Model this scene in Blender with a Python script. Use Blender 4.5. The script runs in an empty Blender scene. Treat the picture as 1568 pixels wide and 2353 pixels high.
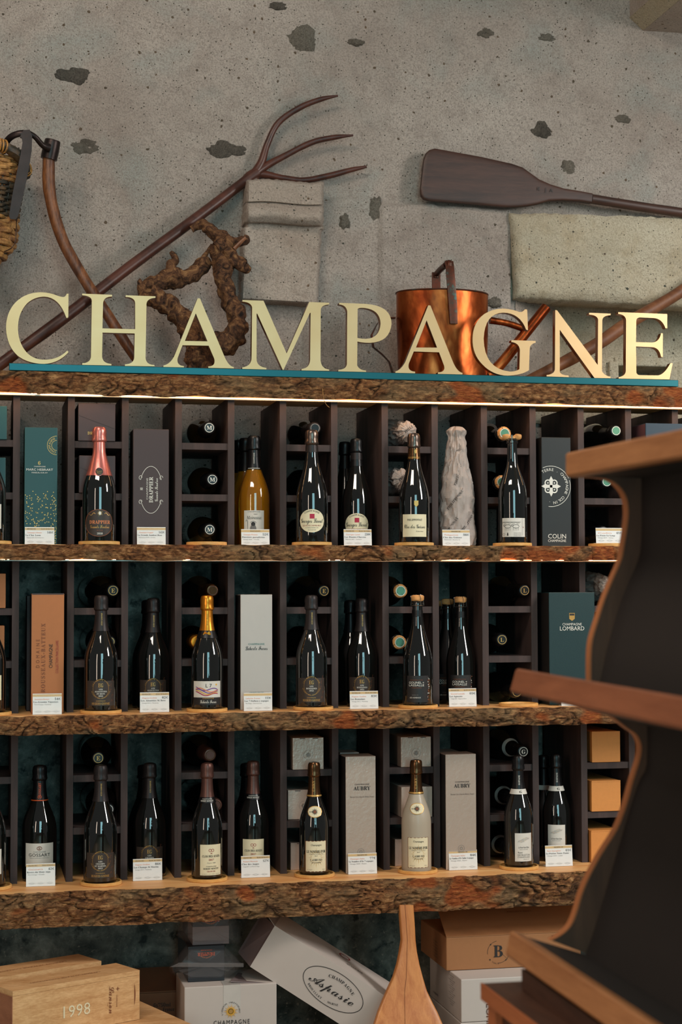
import bpy, bmesh, math, random
from math import sin, cos, pi, radians, atan2, sqrt, exp
from mathutils import Vector, Matrix, noise
random.seed(7)
S = bpy.context.scene
COL = S.collection
# ------------------------------------------------------------------ camera
FPX, YAW, PITCH, ROLL = 3925.23, radians(12.1645), radians(2.8631), radians(-0.17456)
CAM = Vector((-0.09889, -4.47907, 1.45))
ZE = 1.45
_r = Vector((cos(YAW), -sin(YAW), 0)); _f0 = Vector((sin(YAW), cos(YAW), 0)); _u0 = Vector((0, 0, 1))
_f = _f0*cos(PITCH) + _u0*sin(PITCH); _u = -_f0*sin(PITCH) + _u0*cos(PITCH)
RV = _r*cos(ROLL) + _u*sin(ROLL); UV = -_r*sin(ROLL) + _u*cos(ROLL)
cam = bpy.data.objects.new('camera', bpy.data.cameras.new('camera')); COL.objects.link(cam); S.camera = cam
m = Matrix.Identity(4)
for i in range(3):
    m[i][0] = RV[i]; m[i][1] = UV[i]; m[i][2] = -_f[i]; m[i][3] = CAM[i]
cam.matrix_world = m
cam.data.sensor_fit = 'HORIZONTAL'; cam.data.sensor_width = 24; cam.data.lens = FPX/1568*24
cam.data.dof.use_dof = True; cam.data.dof.focus_distance = 4.45; cam.data.dof.aperture_fstop = 6.3
cam.data.clip_start = .05
# ------------------------------------------------------------------ world, lamps, exposure
W = bpy.data.worlds.new('world'); S.world = W; W.use_nodes = True
W.node_tree.nodes['Background'].inputs[0].default_value = (.80, .77, .74, 1)
W.node_tree.nodes['Background'].inputs[1].default_value = .17
def area(name, loc, target, sx, sy, power, color):
    l = bpy.data.lights.new(name, 'AREA'); l.shape = 'RECTANGLE'; l.size = sx; l.size_y = sy; l.energy = power; l.color = color
    o = bpy.data.objects.new(name, l); COL.objects.link(o); o.location = loc
    o.rotation_euler = (Vector(target)-Vector(loc)).to_track_quat('-Z', 'Y').to_euler(); return o
area('window_daylight', (3.5, -2.4, 3.5), (.9, .3, 2.0), .60, 2.4, 142, (1, .955, .90))
area('shopfront_daylight', (.75, -7.6, 2.35), (.7, 0, 1.6), 2.0, 3.9, 140, (.44, .87, .95))
area('warm_fill', (-2.6, -4.6, 1.9), (.7, -.8, 1.2), .30, 2.6, 35, (1, .80, .64))  # added warm fill from the front left, stands for no known lamp
area('ceiling_lamp', (-.8, -2.6, 4.2), (.5, -.2, .6), 1.8, .5, 52, (1, .86, .72))
V = S.view_settings; V.view_transform = 'Standard'; V.look = 'None'; V.gamma = 1; V.use_curve_mapping = False; V.exposure = 0.0

# ------------------------------------------------------------------ pixel <-> world
def ray(px, py):
    return (RV*(px-784) - UV*(py-1176.5) + _f*FPX)
def P(px, py, Y):
    d = ray(px, py); return CAM + d*((Y-CAM.y)/d.y)
def G(px, py, Z):
    d = ray(px, py); return CAM + d*((Z-CAM.z)/d.z)
def proj(p):
    d = Vector(p)-CAM; z = d.dot(_f); return 784+d.dot(RV)/z*FPX, 1176.5-d.dot(UV)/z*FPX
def XA(px, Y, Z):
    X = 0.0
    for _ in range(5):
        a = proj((X, Y, Z))[0]; b = proj((X+.01, Y, Z))[0]; X += (px-a)/(b-a)*.01
    return X
U = .00113

# ------------------------------------------------------------------ materials
MATS = {}
class NT:
    def __init__(s, name):
        s.m = bpy.data.materials.new(name); s.m.use_nodes = True; s.t = s.m.node_tree
        s.b = s.t.nodes['Principled BSDF']; s.out = s.t.nodes['Material Output']
    def n(s, typ, **k):
        n = s.t.nodes.new(typ)
        for a, v in k.items():
            if a in n.inputs.keys(): n.inputs[a].default_value = v
            else: setattr(n, a, v)
        return n
    def l(s, a, b): s.t.links.new(a, b)
    def coord(s, scale=(1, 1, 1), rot=(0, 0, 0)):
        c = s.n('ShaderNodeTexCoord'); mp = s.n('ShaderNodeMapping'); mp.inputs['Scale'].default_value = scale; mp.inputs['Rotation'].default_value = rot
        s.l(c.outputs['Object'], mp.inputs[0]); return mp.outputs[0]
    def noise(s, vec, scale, detail=4, rough=.6, dist=0):
        n = s.n('ShaderNodeTexNoise'); n.inputs['Scale'].default_value = scale; n.inputs['Detail'].default_value = detail
        n.inputs['Roughness'].default_value = rough; n.inputs['Distortion'].default_value = dist
        s.l(vec, n.inputs['Vector']); return n.outputs['Fac']
    def ramp(s, fac, stops):
        r = s.n('ShaderNodeValToRGB'); e = r.color_ramp.elements
        while len(e) < len(stops): e.new(.5)
        for i, (p, c) in enumerate(stops): e[i].position = p; e[i].color = tuple(c)+(1,) if len(c) == 3 else c
        s.l(fac, r.inputs[0]); return r.outputs[0]
    def mix(s, fac, a, b, mode='MIX'):
        x = s.n('ShaderNodeMix', data_type='RGBA', blend_type=mode)
        for sock, v in ((x.inputs[0], fac), (x.inputs[6], a), (x.inputs[7], b)):
            if hasattr(v, 'links') or hasattr(v, 'is_linked'): s.l(v, sock)
            else: sock.default_value = v if isinstance(v, (int, float)) else (tuple(v)+(1,))
        return x.outputs[2]
    def math(s, op, a, b=0):
        x = s.n('ShaderNodeMath', operation=op)
        for i, v in enumerate((a, b)):
            if hasattr(v, 'is_linked'): s.l(v, x.inputs[i])
            else: x.inputs[i].default_value = v
        return x.outputs[0]
    def bump(s, h, strength, dist, prev=None):
        x = s.n('ShaderNodeBump'); x.inputs['Strength'].default_value = strength; x.inputs['Distance'].default_value = dist
        s.l(h, x.inputs['Height'])
        if prev is not None: s.l(prev, x.inputs['Normal'])
        return x.outputs[0]
    def fin(s, col=None, rough=None, metal=None, normal=None, spec=None):
        b = s.b
        for k, v in (('Base Color', col), ('Roughness', rough), ('Metallic', metal), ('Normal', normal), ('Specular IOR Level', spec)):
            if v is None: continue
            if hasattr(v, 'is_linked'): s.l(v, b.inputs[k])
            else: b.inputs[k].default_value = (tuple(v)+(1,)) if isinstance(v, (tuple, list)) and len(v) == 3 else v
        return s.m
def srgb(r, g, b):
    f = lambda c: (c/255/12.92) if c/255 <= .04045 else ((c/255+.055)/1.055)**2.4
    return (f(r), f(g), f(b))
def plain(name, col, rough=.5, metal=0, var=.08, sc=30, bump=.0, bsc=200, bd=.001, coat=0, spec=None):
    """any simple solid: colour with a light mottling and an optional fine relief"""
    if name in MATS: return MATS[name]
    t = NT(name); v = t.coord()
    c = t.mix(t.noise(v, sc, 3), tuple(x*(1-var) for x in col), tuple(min(1, x*(1+var)) for x in col))
    nrm = t.bump(t.noise(v, bsc, 3), bump, bd) if bump else None
    mt = t.fin(c, rough, metal, nrm, spec)
    if coat: t.b.inputs['Coat Weight'].default_value = coat; t.b.inputs['Coat Roughness'].default_value = .03
    MATS[name] = mt; return mt
def wood(name, c1, c2, scale=(1, 1, 1), sc=8, rough=.5, bump=.25, rings=.5, c3=None):
    """grain runs along the axis with the smallest scale"""
    if name in MATS: return MATS[name]
    t = NT(name); v = t.coord(scale)
    a = t.noise(v, sc, 5, .6, .6); b = t.noise(v, sc*6, 3, .7, .2)
    f = t.math('ADD', t.math('MULTIPLY', a, 1-rings*.5), t.math('MULTIPLY', b, rings*.5))
    st = [(.36, c1), (.62, c2)]
    if c3: st = [(.33, c3), (.45, c1), (.62, c2)]
    col = t.ramp(f, st)
    MATS[name] = t.fin(col, rough, 0, t.bump(b, bump, .0006)); return MATS[name]
def M(k): return MATS[k]

# plaster wall
def mk_plaster(name, base, light, dirt, teal, speck=True, bs=1.0):
    t = NT(name); v = t.coord()
    big = t.noise(v, 2.3, 5, .6); mid = t.noise(v, 14, 5, .65)
    c = t.mix(t.ramp(big, [(.35, (0, 0, 0)), (.65, (1, 1, 1))]), base, light)
    c = t.mix(t.ramp(mid, [(.50, (0, 0, 0)), (.78, (.7, .7, .7))]), c, dirt)
    tl = t.noise(v, 5.1, 3, .5, .4)
    c = t.mix(t.ramp(tl, [(.53, (0, 0, 0)), (.72, (.55, .55, .55))]), c, teal)
    fine = t.noise(v, 210, 3, .6)
    c = t.mix(t.ramp(fine, [(.36, (.7, .7, .7)), (.55, (0, 0, 0))]), c, tuple(x*.68 for x in base))
    if speck:
        w = t.n('ShaderNodeTexVoronoi'); w.inputs['Scale'].default_value = 42; t.l(v, w.inputs['Vector'])
        dist = t.math('ADD', w.outputs['Distance'], t.math('MULTIPLY', t.noise(v, 120, 3), .5))
        cell = t.n('ShaderNodeSeparateColor'); t.l(w.outputs['Color'], cell.inputs[0])
        mask = t.math('MULTIPLY', t.math('LESS_THAN', dist, .40), t.math('GREATER_THAN', cell.outputs[0], .80))
        sc = t.mix(cell.outputs[1], srgb(70, 74, 68), srgb(136, 110, 88))
        c = t.mix(mask, c, sc)
        w2 = t.n('ShaderNodeTexVoronoi'); w2.inputs['Scale'].default_value = 130; t.l(v, w2.inputs['Vector'])
        c2 = t.n('ShaderNodeSeparateColor'); t.l(w2.outputs['Color'], c2.inputs[0])
        mask2 = t.math('MULTIPLY', t.math('LESS_THAN', w2.outputs['Distance'], .24), t.math('GREATER_THAN', c2.outputs[0], .86))
        c = t.mix(mask2, c, srgb(84, 80, 70))
    n = t.bump(t.noise(v, 30, 5, .7), 1.0, .014*bs)
    n = t.bump(t.noise(v, 105, 5, .8), 1.0, .0088*bs, n)
    MATS[name] = t.fin(c, .92, 0, n, .2)
mk_plaster('plaster', srgb(184, 169, 158), srgb(208, 195, 184), srgb(156, 140, 130), srgb(166, 176, 170))
mk_plaster('ashlar', srgb(192, 175, 161), srgb(208, 193, 180), srgb(160, 138, 122), srgb(176, 170, 160), bs=.9)
mk_plaster('limestone', srgb(194, 178, 152), srgb(208, 198, 176), srgb(160, 136, 98), srgb(184, 178, 160), bs=.7)
mk_plaster('flint', srgb(134, 124, 112), srgb(156, 146, 132), srgb(84, 76, 68), srgb(128, 132, 122), False, 1.8)
mk_plaster('dark_flint', srgb(108, 100, 92), srgb(138, 128, 116), srgb(40, 38, 36), srgb(92, 98, 92), False, 2.2)
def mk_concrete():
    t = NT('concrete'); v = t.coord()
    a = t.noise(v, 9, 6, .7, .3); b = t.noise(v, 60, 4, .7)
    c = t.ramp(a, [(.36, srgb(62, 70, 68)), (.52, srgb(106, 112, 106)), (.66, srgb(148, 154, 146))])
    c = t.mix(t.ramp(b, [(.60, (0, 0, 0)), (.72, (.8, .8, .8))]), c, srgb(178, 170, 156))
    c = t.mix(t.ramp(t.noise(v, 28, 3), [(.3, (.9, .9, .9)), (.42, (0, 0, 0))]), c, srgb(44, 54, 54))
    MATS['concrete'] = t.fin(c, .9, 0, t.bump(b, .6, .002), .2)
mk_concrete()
def mk_bark():
    t = NT('bark'); v = t.coord((1, 1, 2.2))
    at = t.n('ShaderNodeAttribute', attribute_name='mask'); sp = t.n('ShaderNodeSeparateColor'); t.l(at.outputs['Color'], sp.inputs[0])
    a = t.noise(v, 45, 5, .7, .5); b = t.noise(v, 190, 4, .7)
    plate = t.ramp(a, [(.32, srgb(60, 36, 22)), (.5, srgb(138, 90, 54)), (.68, srgb(196, 148, 98))])
    plate = t.mix(t.ramp(t.noise(v, 7, 3), [(.45, (0, 0, 0)), (.65, (.5, .5, .5))]), plate, srgb(140, 122, 90))
    inner = t.ramp(t.noise(t.coord((1, 1, 5)), 40, 5, .7, 1.0), [(.3, srgb(92, 38, 18)), (.5, srgb(156, 76, 34)), (.7, srgb(196, 124, 66))])
    gr = t.ramp(t.noise(t.coord((1, 1, 7)), 34, 5, .75, 1.2), [(.36, (.75, .75, .75)), (.5, (0, 0, 0))]); plate = t.mix(gr, plate, srgb(66, 42, 28)); c = t.mix(sp.outputs[0], plate, inner)
    c = t.mix(sp.outputs[1], c, srgb(44, 28, 18))  # shade in the bark cracks painted into the colour
    fi = t.noise(t.coord((1, 1, 6)), 60, 5, .75, .8); n = t.bump(a, .9, .005); n = t.bump(fi, .9, .004, n); n = t.bump(b, .8, .0016, n)
    MATS['bark'] = t.fin(c, .85, 0, n, .25)
mk_bark()
def mk_vine():
    t = NT('vine_bark'); v = t.coord((1, 1, 1))
    a = t.noise(v, 38, 5, .7, 1.5); b = t.noise(v, 150, 4, .7, .8)
    c = t.ramp(a, [(.34, srgb(26, 17, 13)), (.47, srgb(78, 50, 33)), (.6, srgb(122, 84, 54)), (.74, srgb(168, 130, 86))])
    n = t.bump(a, 1, .005); n = t.bump(b, .9, .002, n)
    MATS['vine_bark'] = t.fin(c, .8, 0, n, .25)
mk_vine()
def mk_copper():
    t = NT('copper'); v = t.coord((1, 1, .6))
    a = t.noise(v, 9, 5, .6, .8); b = t.noise(v, 50, 4, .7)
    c = t.ramp(a, [(.35, srgb(112, 50, 26)), (.5, srgb(158, 78, 38)), (.7, srgb(206, 122, 66))])
    c = t.mix(t.ramp(b, [(.62, (0, 0, 0)), (.75, (.5, .5, .5))]), c, srgb(86, 48, 34))
    r = t.math('ADD', t.math('MULTIPLY', a, .35), .18)
    MATS['copper'] = t.fin(c, r, 1.0, t.bump(t.noise(v, 12, 3), .5, .006))
mk_copper()
def mk_patina():
    t = NT('patina_copper'); v = t.coord()
    a = t.noise(v, 60, 4, .7)
    c = t.ramp(a, [(.40, srgb(92, 44, 26)), (.56, srgb(70, 46, 34)), (.66, srgb(62, 80, 74))])
    MATS['patina_copper'] = t.fin(c, .45, .55, t.bump(a, .4, .001))
mk_patina()
def mk_brass():
    t = NT('brushed_brass'); v = t.coord((1.5, 1, 90))
    a = t.noise(v, 9, 3, .6); g = t.noise(t.coord(), 7, 2)
    c = t.mix(g, srgb(196, 155, 106), srgb(214, 184, 142))
    MATS['brushed_brass'] = t.fin(c, t.math('ADD', t.math('MULTIPLY', a, .12), .36), .75, t.bump(a, .08, .0004))
mk_brass()
plain('brass_edge', srgb(150, 92, 44), .25, .9)
plain('teal_bar', srgb(26, 92, 100), .38, .65, sc=3, var=.25)
wood('rack_wood', srgb(51, 39, 37), srgb(70, 53, 50), (1, 1, .12), 30, .7, .2)
plain('dark_panel', srgb(34, 27, 23), .75, 0, var=.2, sc=8, bump=.15, bsc=120)
wood('slab_top', srgb(222, 152, 88), srgb(244, 192, 128), (.12, 1, 1), 26, .5, .15)
wood('slab_under', srgb(70, 38, 24), srgb(110, 62, 38), (.12, 1, 1), 26, .6, .15)
wood('coaster_wood', srgb(206, 146, 74), srgb(232, 180, 108), (.3, 1, 1), 30, .45, .1)
wood('fork_wood', srgb(44, 22, 16), srgb(86, 46, 34), (.5, .5, .5), 22, .40, .4)
wood('hoe_wood', srgb(84, 46, 24), srgb(140, 86, 48), (.8, .8, .25), 34, .45, .35, c3=srgb(46, 26, 16))
wood('stick_wood', srgb(92, 52, 30), srgb(134, 84, 50), (.5, .5, .5), 26, .55, .35)
wood('paddle_wood', srgb(46, 28, 22), srgb(74, 46, 36), (.12, 1, 1), 34, .5, .3)
wood('peel_wood', srgb(176, 104, 52), srgb(206, 138, 78), (1, 1, .07), 40, .4, .15)
wood('case_wood', srgb(200, 152, 102), srgb(222, 178, 128), (.15, .35, 1), 60, .5, .1, rings=.8, c3=srgb(184, 134, 86))
wood('case_end', srgb(140, 88, 62), srgb(164, 108, 78), (1, .3, 1), 18, .6, .15)
wood('tray_lip', srgb(150, 94, 54), srgb(190, 130, 82), (1, .12, 1), 24, .45, .1)
wood('tray_lip_red', srgb(128, 72, 44), srgb(160, 96, 62), (1, .12, 1), 24, .45, .1)
wood('end_panel', srgb(70, 48, 34), srgb(98, 70, 50), (1, 1, .12), 22, .55, .15)
plain('end_edge', srgb(182, 112, 66), .5)
wood('crate_wood', srgb(58, 36, 26), srgb(86, 54, 38), (1, .15, 1), 22, .55, .2)
wood('crate_edge', srgb(156, 84, 44), srgb(186, 108, 62), (1, .15, 1), 22, .5, .2)
plain('iron', srgb(50, 40, 38), .38, .75, var=.35, sc=25, bump=.4, bsc=60)
wood('wicker', srgb(120, 78, 42), srgb(184, 136, 78), (1, 1, 1), 30, .55, .4, c3=srgb(70, 42, 24))
wood('wicker_dark', srgb(44, 40, 32), srgb(94, 70, 44), (1, 1, 1), 30, .55, .4, c3=srgb(22, 36, 34))
wood('binding', srgb(150, 100, 46), srgb(196, 142, 70), (1, 1, 1), 60, .5, .3, c3=srgb(60, 60, 46))
# bottles
def glass(name, col, rough=.04, trans=0.0, coat=1):
    t = NT(name); b = t.b; b.inputs['Base Color'].default_value = tuple(col)+(1,); b.inputs['Roughness'].default_value = rough
    b.inputs['Transmission Weight'].default_value = trans; b.inputs['IOR'].default_value = 1.5; b.inputs['Coat Weight'].default_value = coat; b.inputs['Coat Roughness'].default_value = .02
    MATS[name] = t.m
glass('dark_glass', (.0035, .0045, .004))
glass('amber_glass', srgb(196, 128, 16), .06, .6)
glass('brown_glass', srgb(58, 36, 10), .05, .25)
glass('frosted_glass', srgb(186, 172, 152), .42, .15, .1)
plain('foil_pink', srgb(216, 128, 118), .32, .75, bump=.25, bsc=110)
plain('foil_charcoal', srgb(44, 38, 38), .42, .45, bump=.2, bsc=110)
plain('foil_black', srgb(18, 18, 20), .35, .3, bump=.2, bsc=110)
plain('foil_gold', srgb(214, 138, 44), .3, .85, bump=.25, bsc=110)
plain('foil_copper', srgb(98, 66, 58), .38, .6, bump=.25, bsc=110)
plain('foil_pewter', srgb(104, 90, 82), .28, .9, bump=.35, bsc=90)
plain('foil_bronze', srgb(92, 64, 40), .25, .85, bump=.3, bsc=110)
plain('cork', srgb(206, 148, 88), .75, 0, var=.25, sc=120, bump=.4, bsc=260)
plain('cork_dark', srgb(150, 88, 50), .75, 0, var=.3, sc=120, bump=.4, bsc=260)
plain('wire', srgb(120, 116, 110), .3, .9)
plain('paper_white', srgb(214, 208, 198), .6); plain('paper_cream', srgb(226, 214, 180), .6); plain('paper_dark', srgb(52, 42, 36), .5)
plain('paper_black', srgb(28, 26, 26), .5); plain('ink', srgb(34, 30, 30), .6); plain('ink_grey', srgb(128, 124, 120), .6)
plain('ink_gold', srgb(196, 152, 84), .4, .5); plain('ink_white', srgb(222, 218, 208), .5); plain('ink_red', srgb(150, 44, 44), .6)
plain('ink_crimson', srgb(172, 30, 62), .6); plain('ink_orange', srgb(222, 132, 82), .6); plain('ink_flame', srgb(226, 88, 34), .5)
plain('ink_purple', srgb(112, 66, 140), .6); plain('ink_yellow', srgb(222, 168, 60), .6); plain('ink_teal', srgb(44, 118, 112), .6); plain('ink_brown', srgb(126, 70, 40), .6)
plain('band_gold', srgb(204, 168, 104), .5); plain('card', srgb(226, 226, 224), .45); plain('cap_green', srgb(84, 138, 112), .4, .4)
plain('box_teal', srgb(20, 66, 66), .45, var=.1, sc=4); plain('box_brown', srgb(66, 46, 44), .5, var=.08, sc=4); plain('box_kraft', srgb(176, 112, 68), .7, var=.06, sc=60)
plain('box_silver', srgb(186, 176, 168), .36, .08, var=.04); plain('box_black', srgb(30, 33, 33), .4); plain('box_green', srgb(14, 46, 48), .45, bump=.2, bsc=400)
plain('box_aubry', srgb(182, 164, 150), .28, .25, var=.04, bump=.4, bsc=90, bd=.002); plain('box_side', srgb(22, 20, 20), .6); plain('box_navy', srgb(24, 50, 66), .4); plain('box_plum', srgb(84, 58, 66), .5)
plain('box_orange', srgb(206, 134, 66), .6, var=.08, sc=90, bump=.2, bsc=300); plain('box_cocoa', srgb(54, 40, 40), .5)
plain('carton_white', srgb(192, 183, 176), .6, var=.03); plain('carton_kraft', srgb(156, 106, 66), .75, var=.06, sc=80); plain('carton_brown', srgb(128, 84, 56), .75, var=.06, sc=60)
plain('carton_in', srgb(150, 142, 138), .7); plain('tape', srgb(196, 192, 186), .2, coat=.6); plain('slate_box', srgb(34, 36, 42), .45); plain('lilac_box', srgb(118, 104, 104), .5)
plain('tissue', srgb(164, 152, 145), .7, var=.1, sc=25, bump=.5, bsc=60, bd=.004)
plain('steel', srgb(190, 196, 196), .12, 1.0)
plain('floor_tile', srgb(158, 142, 122), .6, var=.15, sc=6, bump=.2, bsc=40)
t = NT('plastic_film'); t.b.inputs['Base Color'].default_value = (.50, .46, .45, 1); t.b.inputs['Roughness'].default_value = .15; t.b.inputs['Alpha'].default_value = .12
MATS['plastic_film'] = t.m
t = NT('acrylic'); t.b.inputs['Base Color'].default_value = (.9, .95, .96, 1); t.b.inputs['Roughness'].default_value = .03; t.b.inputs['Alpha'].default_value = .05; t.b.inputs['Coat Weight'].default_value = .5
MATS['acrylic'] = t.m
def emis(name, col, s):
    t = NT(name); t.b.inputs['Base Color'].default_value = tuple(col)+(1,); t.b.inputs['Emission Color'].default_value = tuple(col)+(1,); t.b.inputs['Emission Strength'].default_value = s; MATS[name] = t.m
emis('led', (1, .56, .27), 14); emis('led_dim', (1, .56, .27), 13)
emis('daylight_gap', (.7, 1, .95), 1.2)

# ------------------------------------------------------------------ mesh builder
class MB:
    def __init__(s): s.v = []; s.f = []; s.c = None; s.smooth = False
    def add(s, vs, fs):
        n = len(s.v); s.v += [tuple(v) for v in vs]; s.f += [tuple(i+n for i in f) for f in fs]; return s
    def box(s, x0, x1, y0, y1, z0, z1, bev=0, mat=None):
        if bev:
            bm = bmesh.new(); bmesh.ops.create_cube(bm, size=1)
            for v in bm.verts: v.co = Vector(((x0+x1)/2+v.co.x*(x1-x0), (y0+y1)/2+v.co.y*(y1-y0), (z0+z1)/2+v.co.z*(z1-z0)))
            bmesh.ops.bevel(bm, geom=bm.edges[:], offset=bev, segments=2, affect='EDGES', profile=.5)
            vs = [v.co.copy() for v in bm.verts]; fs = [[v.index for v in f.verts] for f in bm.faces]; bm.free()
        else:
            vs = [Vector((x, y, z)) for x in (x0, x1) for y in (y0, y1) for z in (z0, z1)]
            fs = [(0, 1, 3, 2), (4, 6, 7, 5), (0, 4, 5, 1), (2, 3, 7, 6), (0, 2, 6, 4), (1, 5, 7, 3)]
        if mat is not None: vs = [mat @ v for v in vs]
        return s.add(vs, fs)
    def hexa(s, c8):  # c8: bottom 4, top 4 (same winding)
        return s.add(c8, [(3, 2, 1, 0), (4, 5, 6, 7), (0, 1, 5, 4), (1, 2, 6, 5), (2, 3, 7, 6), (3, 0, 4, 7)])
    def lathe(s, prof, seg=32, wob=None, off=(0, 0), sx=1, sy=1, caps=True):
        vs = []; fs = []; k = len(prof)
        for i, (r, z) in enumerate(prof):
            for j in range(seg):
                a = 2*pi*j/seg; rr = r+(wob(a, z, i) if wob else 0)
                vs.append((off[0]+rr*sin(a)*sx, off[1]-rr*cos(a)*sy, z))
        for i in range(k-1):
            for j in range(seg):
                fs.append((i*seg+j, i*seg+(j+1) % seg, (i+1)*seg+(j+1) % seg, (i+1)*seg+j))
        if caps: fs.append(tuple(range(seg-1, -1, -1))); fs.append(tuple((k-1)*seg+j for j in range(seg)))
        s.smooth = True; return s.add(vs, fs)
    def tube(s, pts, rad, seg=12, sub=4, amp=0, freq=40, flat=1, closed=False, up=(0, 1, 0), twist=0):
        pts = [Vector(p) for p in pts]
        if isinstance(rad, (int, float)): rad = [rad]*len(pts)
        P2 = []; R2 = []; n = len(pts)
        rng = range(n if closed else n-1)
        for i in rng:
            a, b, c, d = (pts[(i-1) % n], pts[i], pts[(i+1) % n], pts[(i+2) % n]) if closed else (pts[max(i-1, 0)], pts[i], pts[i+1], pts[min(i+2, n-1)])
            r0, r1 = rad[i], rad[(i+1) % n]
            for k in range(sub):
                t = k/sub; q = .5*((2*b)+(c-a)*t+(2*a-5*b+4*c-d)*t*t+(3*b-a-3*c+d)*t**3); P2.append(q); tt = t*t*(3-2*t); R2.append(r0*(1-tt)+r1*tt)
        if not closed: P2.append(pts[-1]); R2.append(rad[-1])
        vs = []; fs = []; m = len(P2); U0 = Vector(up)
        for i, p in enumerate(P2):
            t = (P2[(i+1) % m]-P2[i-1]) if closed else (P2[min(i+1, m-1)]-P2[max(i-1, 0)])
            if t.length < 1e-9: t = Vector((0, 0, 1))
            t.normalize(); a = U0-t*U0.dot(t)
            if a.length < 1e-3: a = Vector((1, 0, 0))-t*t.x
            a.normalize(); b = t.cross(a)
            for j in range(seg):
                th = 2*pi*j/seg+twist*i; d = b*cos(th)+a*sin(th)*flat
                r = R2[i]
                q = p+d*r
                if amp: r += r*amp*(noise.noise(q*freq)+.6*noise.noise(q*freq*2.3))*1.2; q = p+d*r
                vs.append(q)
        for i in range(m if closed else m-1):
            for j in range(seg):
                i2 = (i+1) % m; fs.append((i*seg+j, i*seg+(j+1) % seg, i2*seg+(j+1) % seg, i2*seg+j))
        if not closed: fs.append(tuple(range(seg-1, -1, -1))); fs.append(tuple((m-1)*seg+j for j in range(seg)))
        s.smooth = True; return s.add(vs, fs)
    def loft(s, secs, n=20, power=3.0):
        """secs: (centre, halfwidth vector, halfthickness vector)"""
        vs = []; fs = []
        for c, w, t in secs:
            for j in range(n):
                a = 2*pi*j/n; ca, sa = cos(a), sin(a)
                vs.append(Vector(c)+Vector(w)*(math.copysign(abs(ca)**(2/power), ca))+Vector(t)*(math.copysign(abs(sa)**(2/power), sa)))
        for i in range(len(secs)-1):
            for j in range(n): fs.append((i*n+j, i*n+(j+1) % n, (i+1)*n+(j+1) % n, (i+1)*n+j))
        fs.append(tuple(range(n-1, -1, -1))); fs.append(tuple((len(secs)-1)*n+j for j in range(n)))
        s.smooth = True; return s.add(vs, fs)
    def prism(s, poly, d):  # poly: 3D loop, d: extrusion vector
        n = len(poly); d = Vector(d); vs = [Vector(p) for p in poly]+[Vector(p)+d for p in poly]
        fs = [tuple(range(n)), tuple(range(2*n-1, n-1, -1))]+[(i, i+n, (i+1) % n+n, (i+1) % n) for i in range(n)]
        return s.add(vs, fs)
def part(name, mb, mat, parent=None, kind=None, smooth=None, origin=None, label=None, angle=40):
    me = bpy.data.meshes.new(name)
    o0 = Vector(origin) if origin is not None else (Vector(parent['_o']) if parent is not None and '_o' in parent else Vector((0, 0, 0)))
    me.from_pydata([tuple(Vector(v)-o0) for v in mb.v], [], mb.f)
    bm = bmesh.new(); bm.from_mesh(me); bmesh.ops.recalc_face_normals(bm, faces=bm.faces[:]) if getattr(mb, 'recalc', True) else None
    bm.to_mesh(me); bm.free()
    if mb.c:
        a = me.color_attributes.new('mask', 'FLOAT_COLOR', 'POINT')
        for i, c in enumerate(mb.c): a.data[i].color = (c[0], c[1], 0, 1)
    sm = mb.smooth if smooth is None else smooth
    if sm:
        me.polygons.foreach_set('use_smooth', [True]*len(me.polygons))
        try: me.set_sharp_from_angle(angle=radians(angle))
        except Exception: pass
    me.materials.append(M(mat) if isinstance(mat, str) else mat)
    o = bpy.data.objects.new(name, me); COL.objects.link(o)
    if parent is not None:
        o.parent = parent
        if '_o' in parent: o['_o'] = list(parent['_o'])
    if kind: o['kind'] = kind
    if label: o['label'] = label
    return o
def thing(name, label, cat, loc=(0, 0, 0), rz=0, group=None, local=False):
    """an Empty; with local=False its parts are given in world coordinates"""
    o = bpy.data.objects.new(name, None); COL.objects.link(o); o.empty_display_size = .02
    o.location = loc; o.rotation_euler = (0, 0, rz); o['label'] = label; o['category'] = cat
    if group: o['group'] = group
    if not local: o['_o'] = list(loc)
    return o
# ------------------------------------------------------------------ text
_TC = {}
def _style(t, k):
    if k == 'n': return t
    b = {'b': (0x1d400, 0x1d41a, 0x1d7ce), 'i': (0x1d434, 0x1d44e, None), 's': (0x1d4d0, 0x1d4ea, None)}[k]
    o = ''
    for ch in t:
        if 'A' <= ch <= 'Z': o += chr(b[0]+ord(ch)-65)
        elif ch == 'h' and k == 'i': o += '\u210e'
        elif 'a' <= ch <= 'z': o += chr(b[1]+ord(ch)-97)
        elif '0' <= ch <= '9' and b[2]: o += chr(b[2]+ord(ch)-48)
        else: o += ch
    return o
def glyphs(t, k='n', sp=1.0):
    key = (t, k, sp)
    if key in _TC: return _TC[key]
    c = bpy.data.curves.new('tmp', 'FONT'); c.body = _style(t, k); c.resolution_u = 2; c.space_character = sp
    o = bpy.data.objects.new('tmp', c); COL.objects.link(o)
    dg = bpy.context.evaluated_depsgraph_get(); me = bpy.data.meshes.new_from_object(o.evaluated_get(dg))
    vs = [(v.co.x, v.co.y) for v in me.vertices]; fs = [tuple(p.vertices) for p in me.polygons]
    bpy.data.objects.remove(o); bpy.data.curves.remove(c); bpy.data.meshes.remove(me)
    if vs:
        x0 = min(v[0] for v in vs); x1 = max(v[0] for v in vs); vs = [(v[0]-(x0+x1)/2, v[1]) for v in vs]; w = x1-x0
    else: w = 1
    _TC[key] = (vs, fs, w); return _TC[key]
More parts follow.
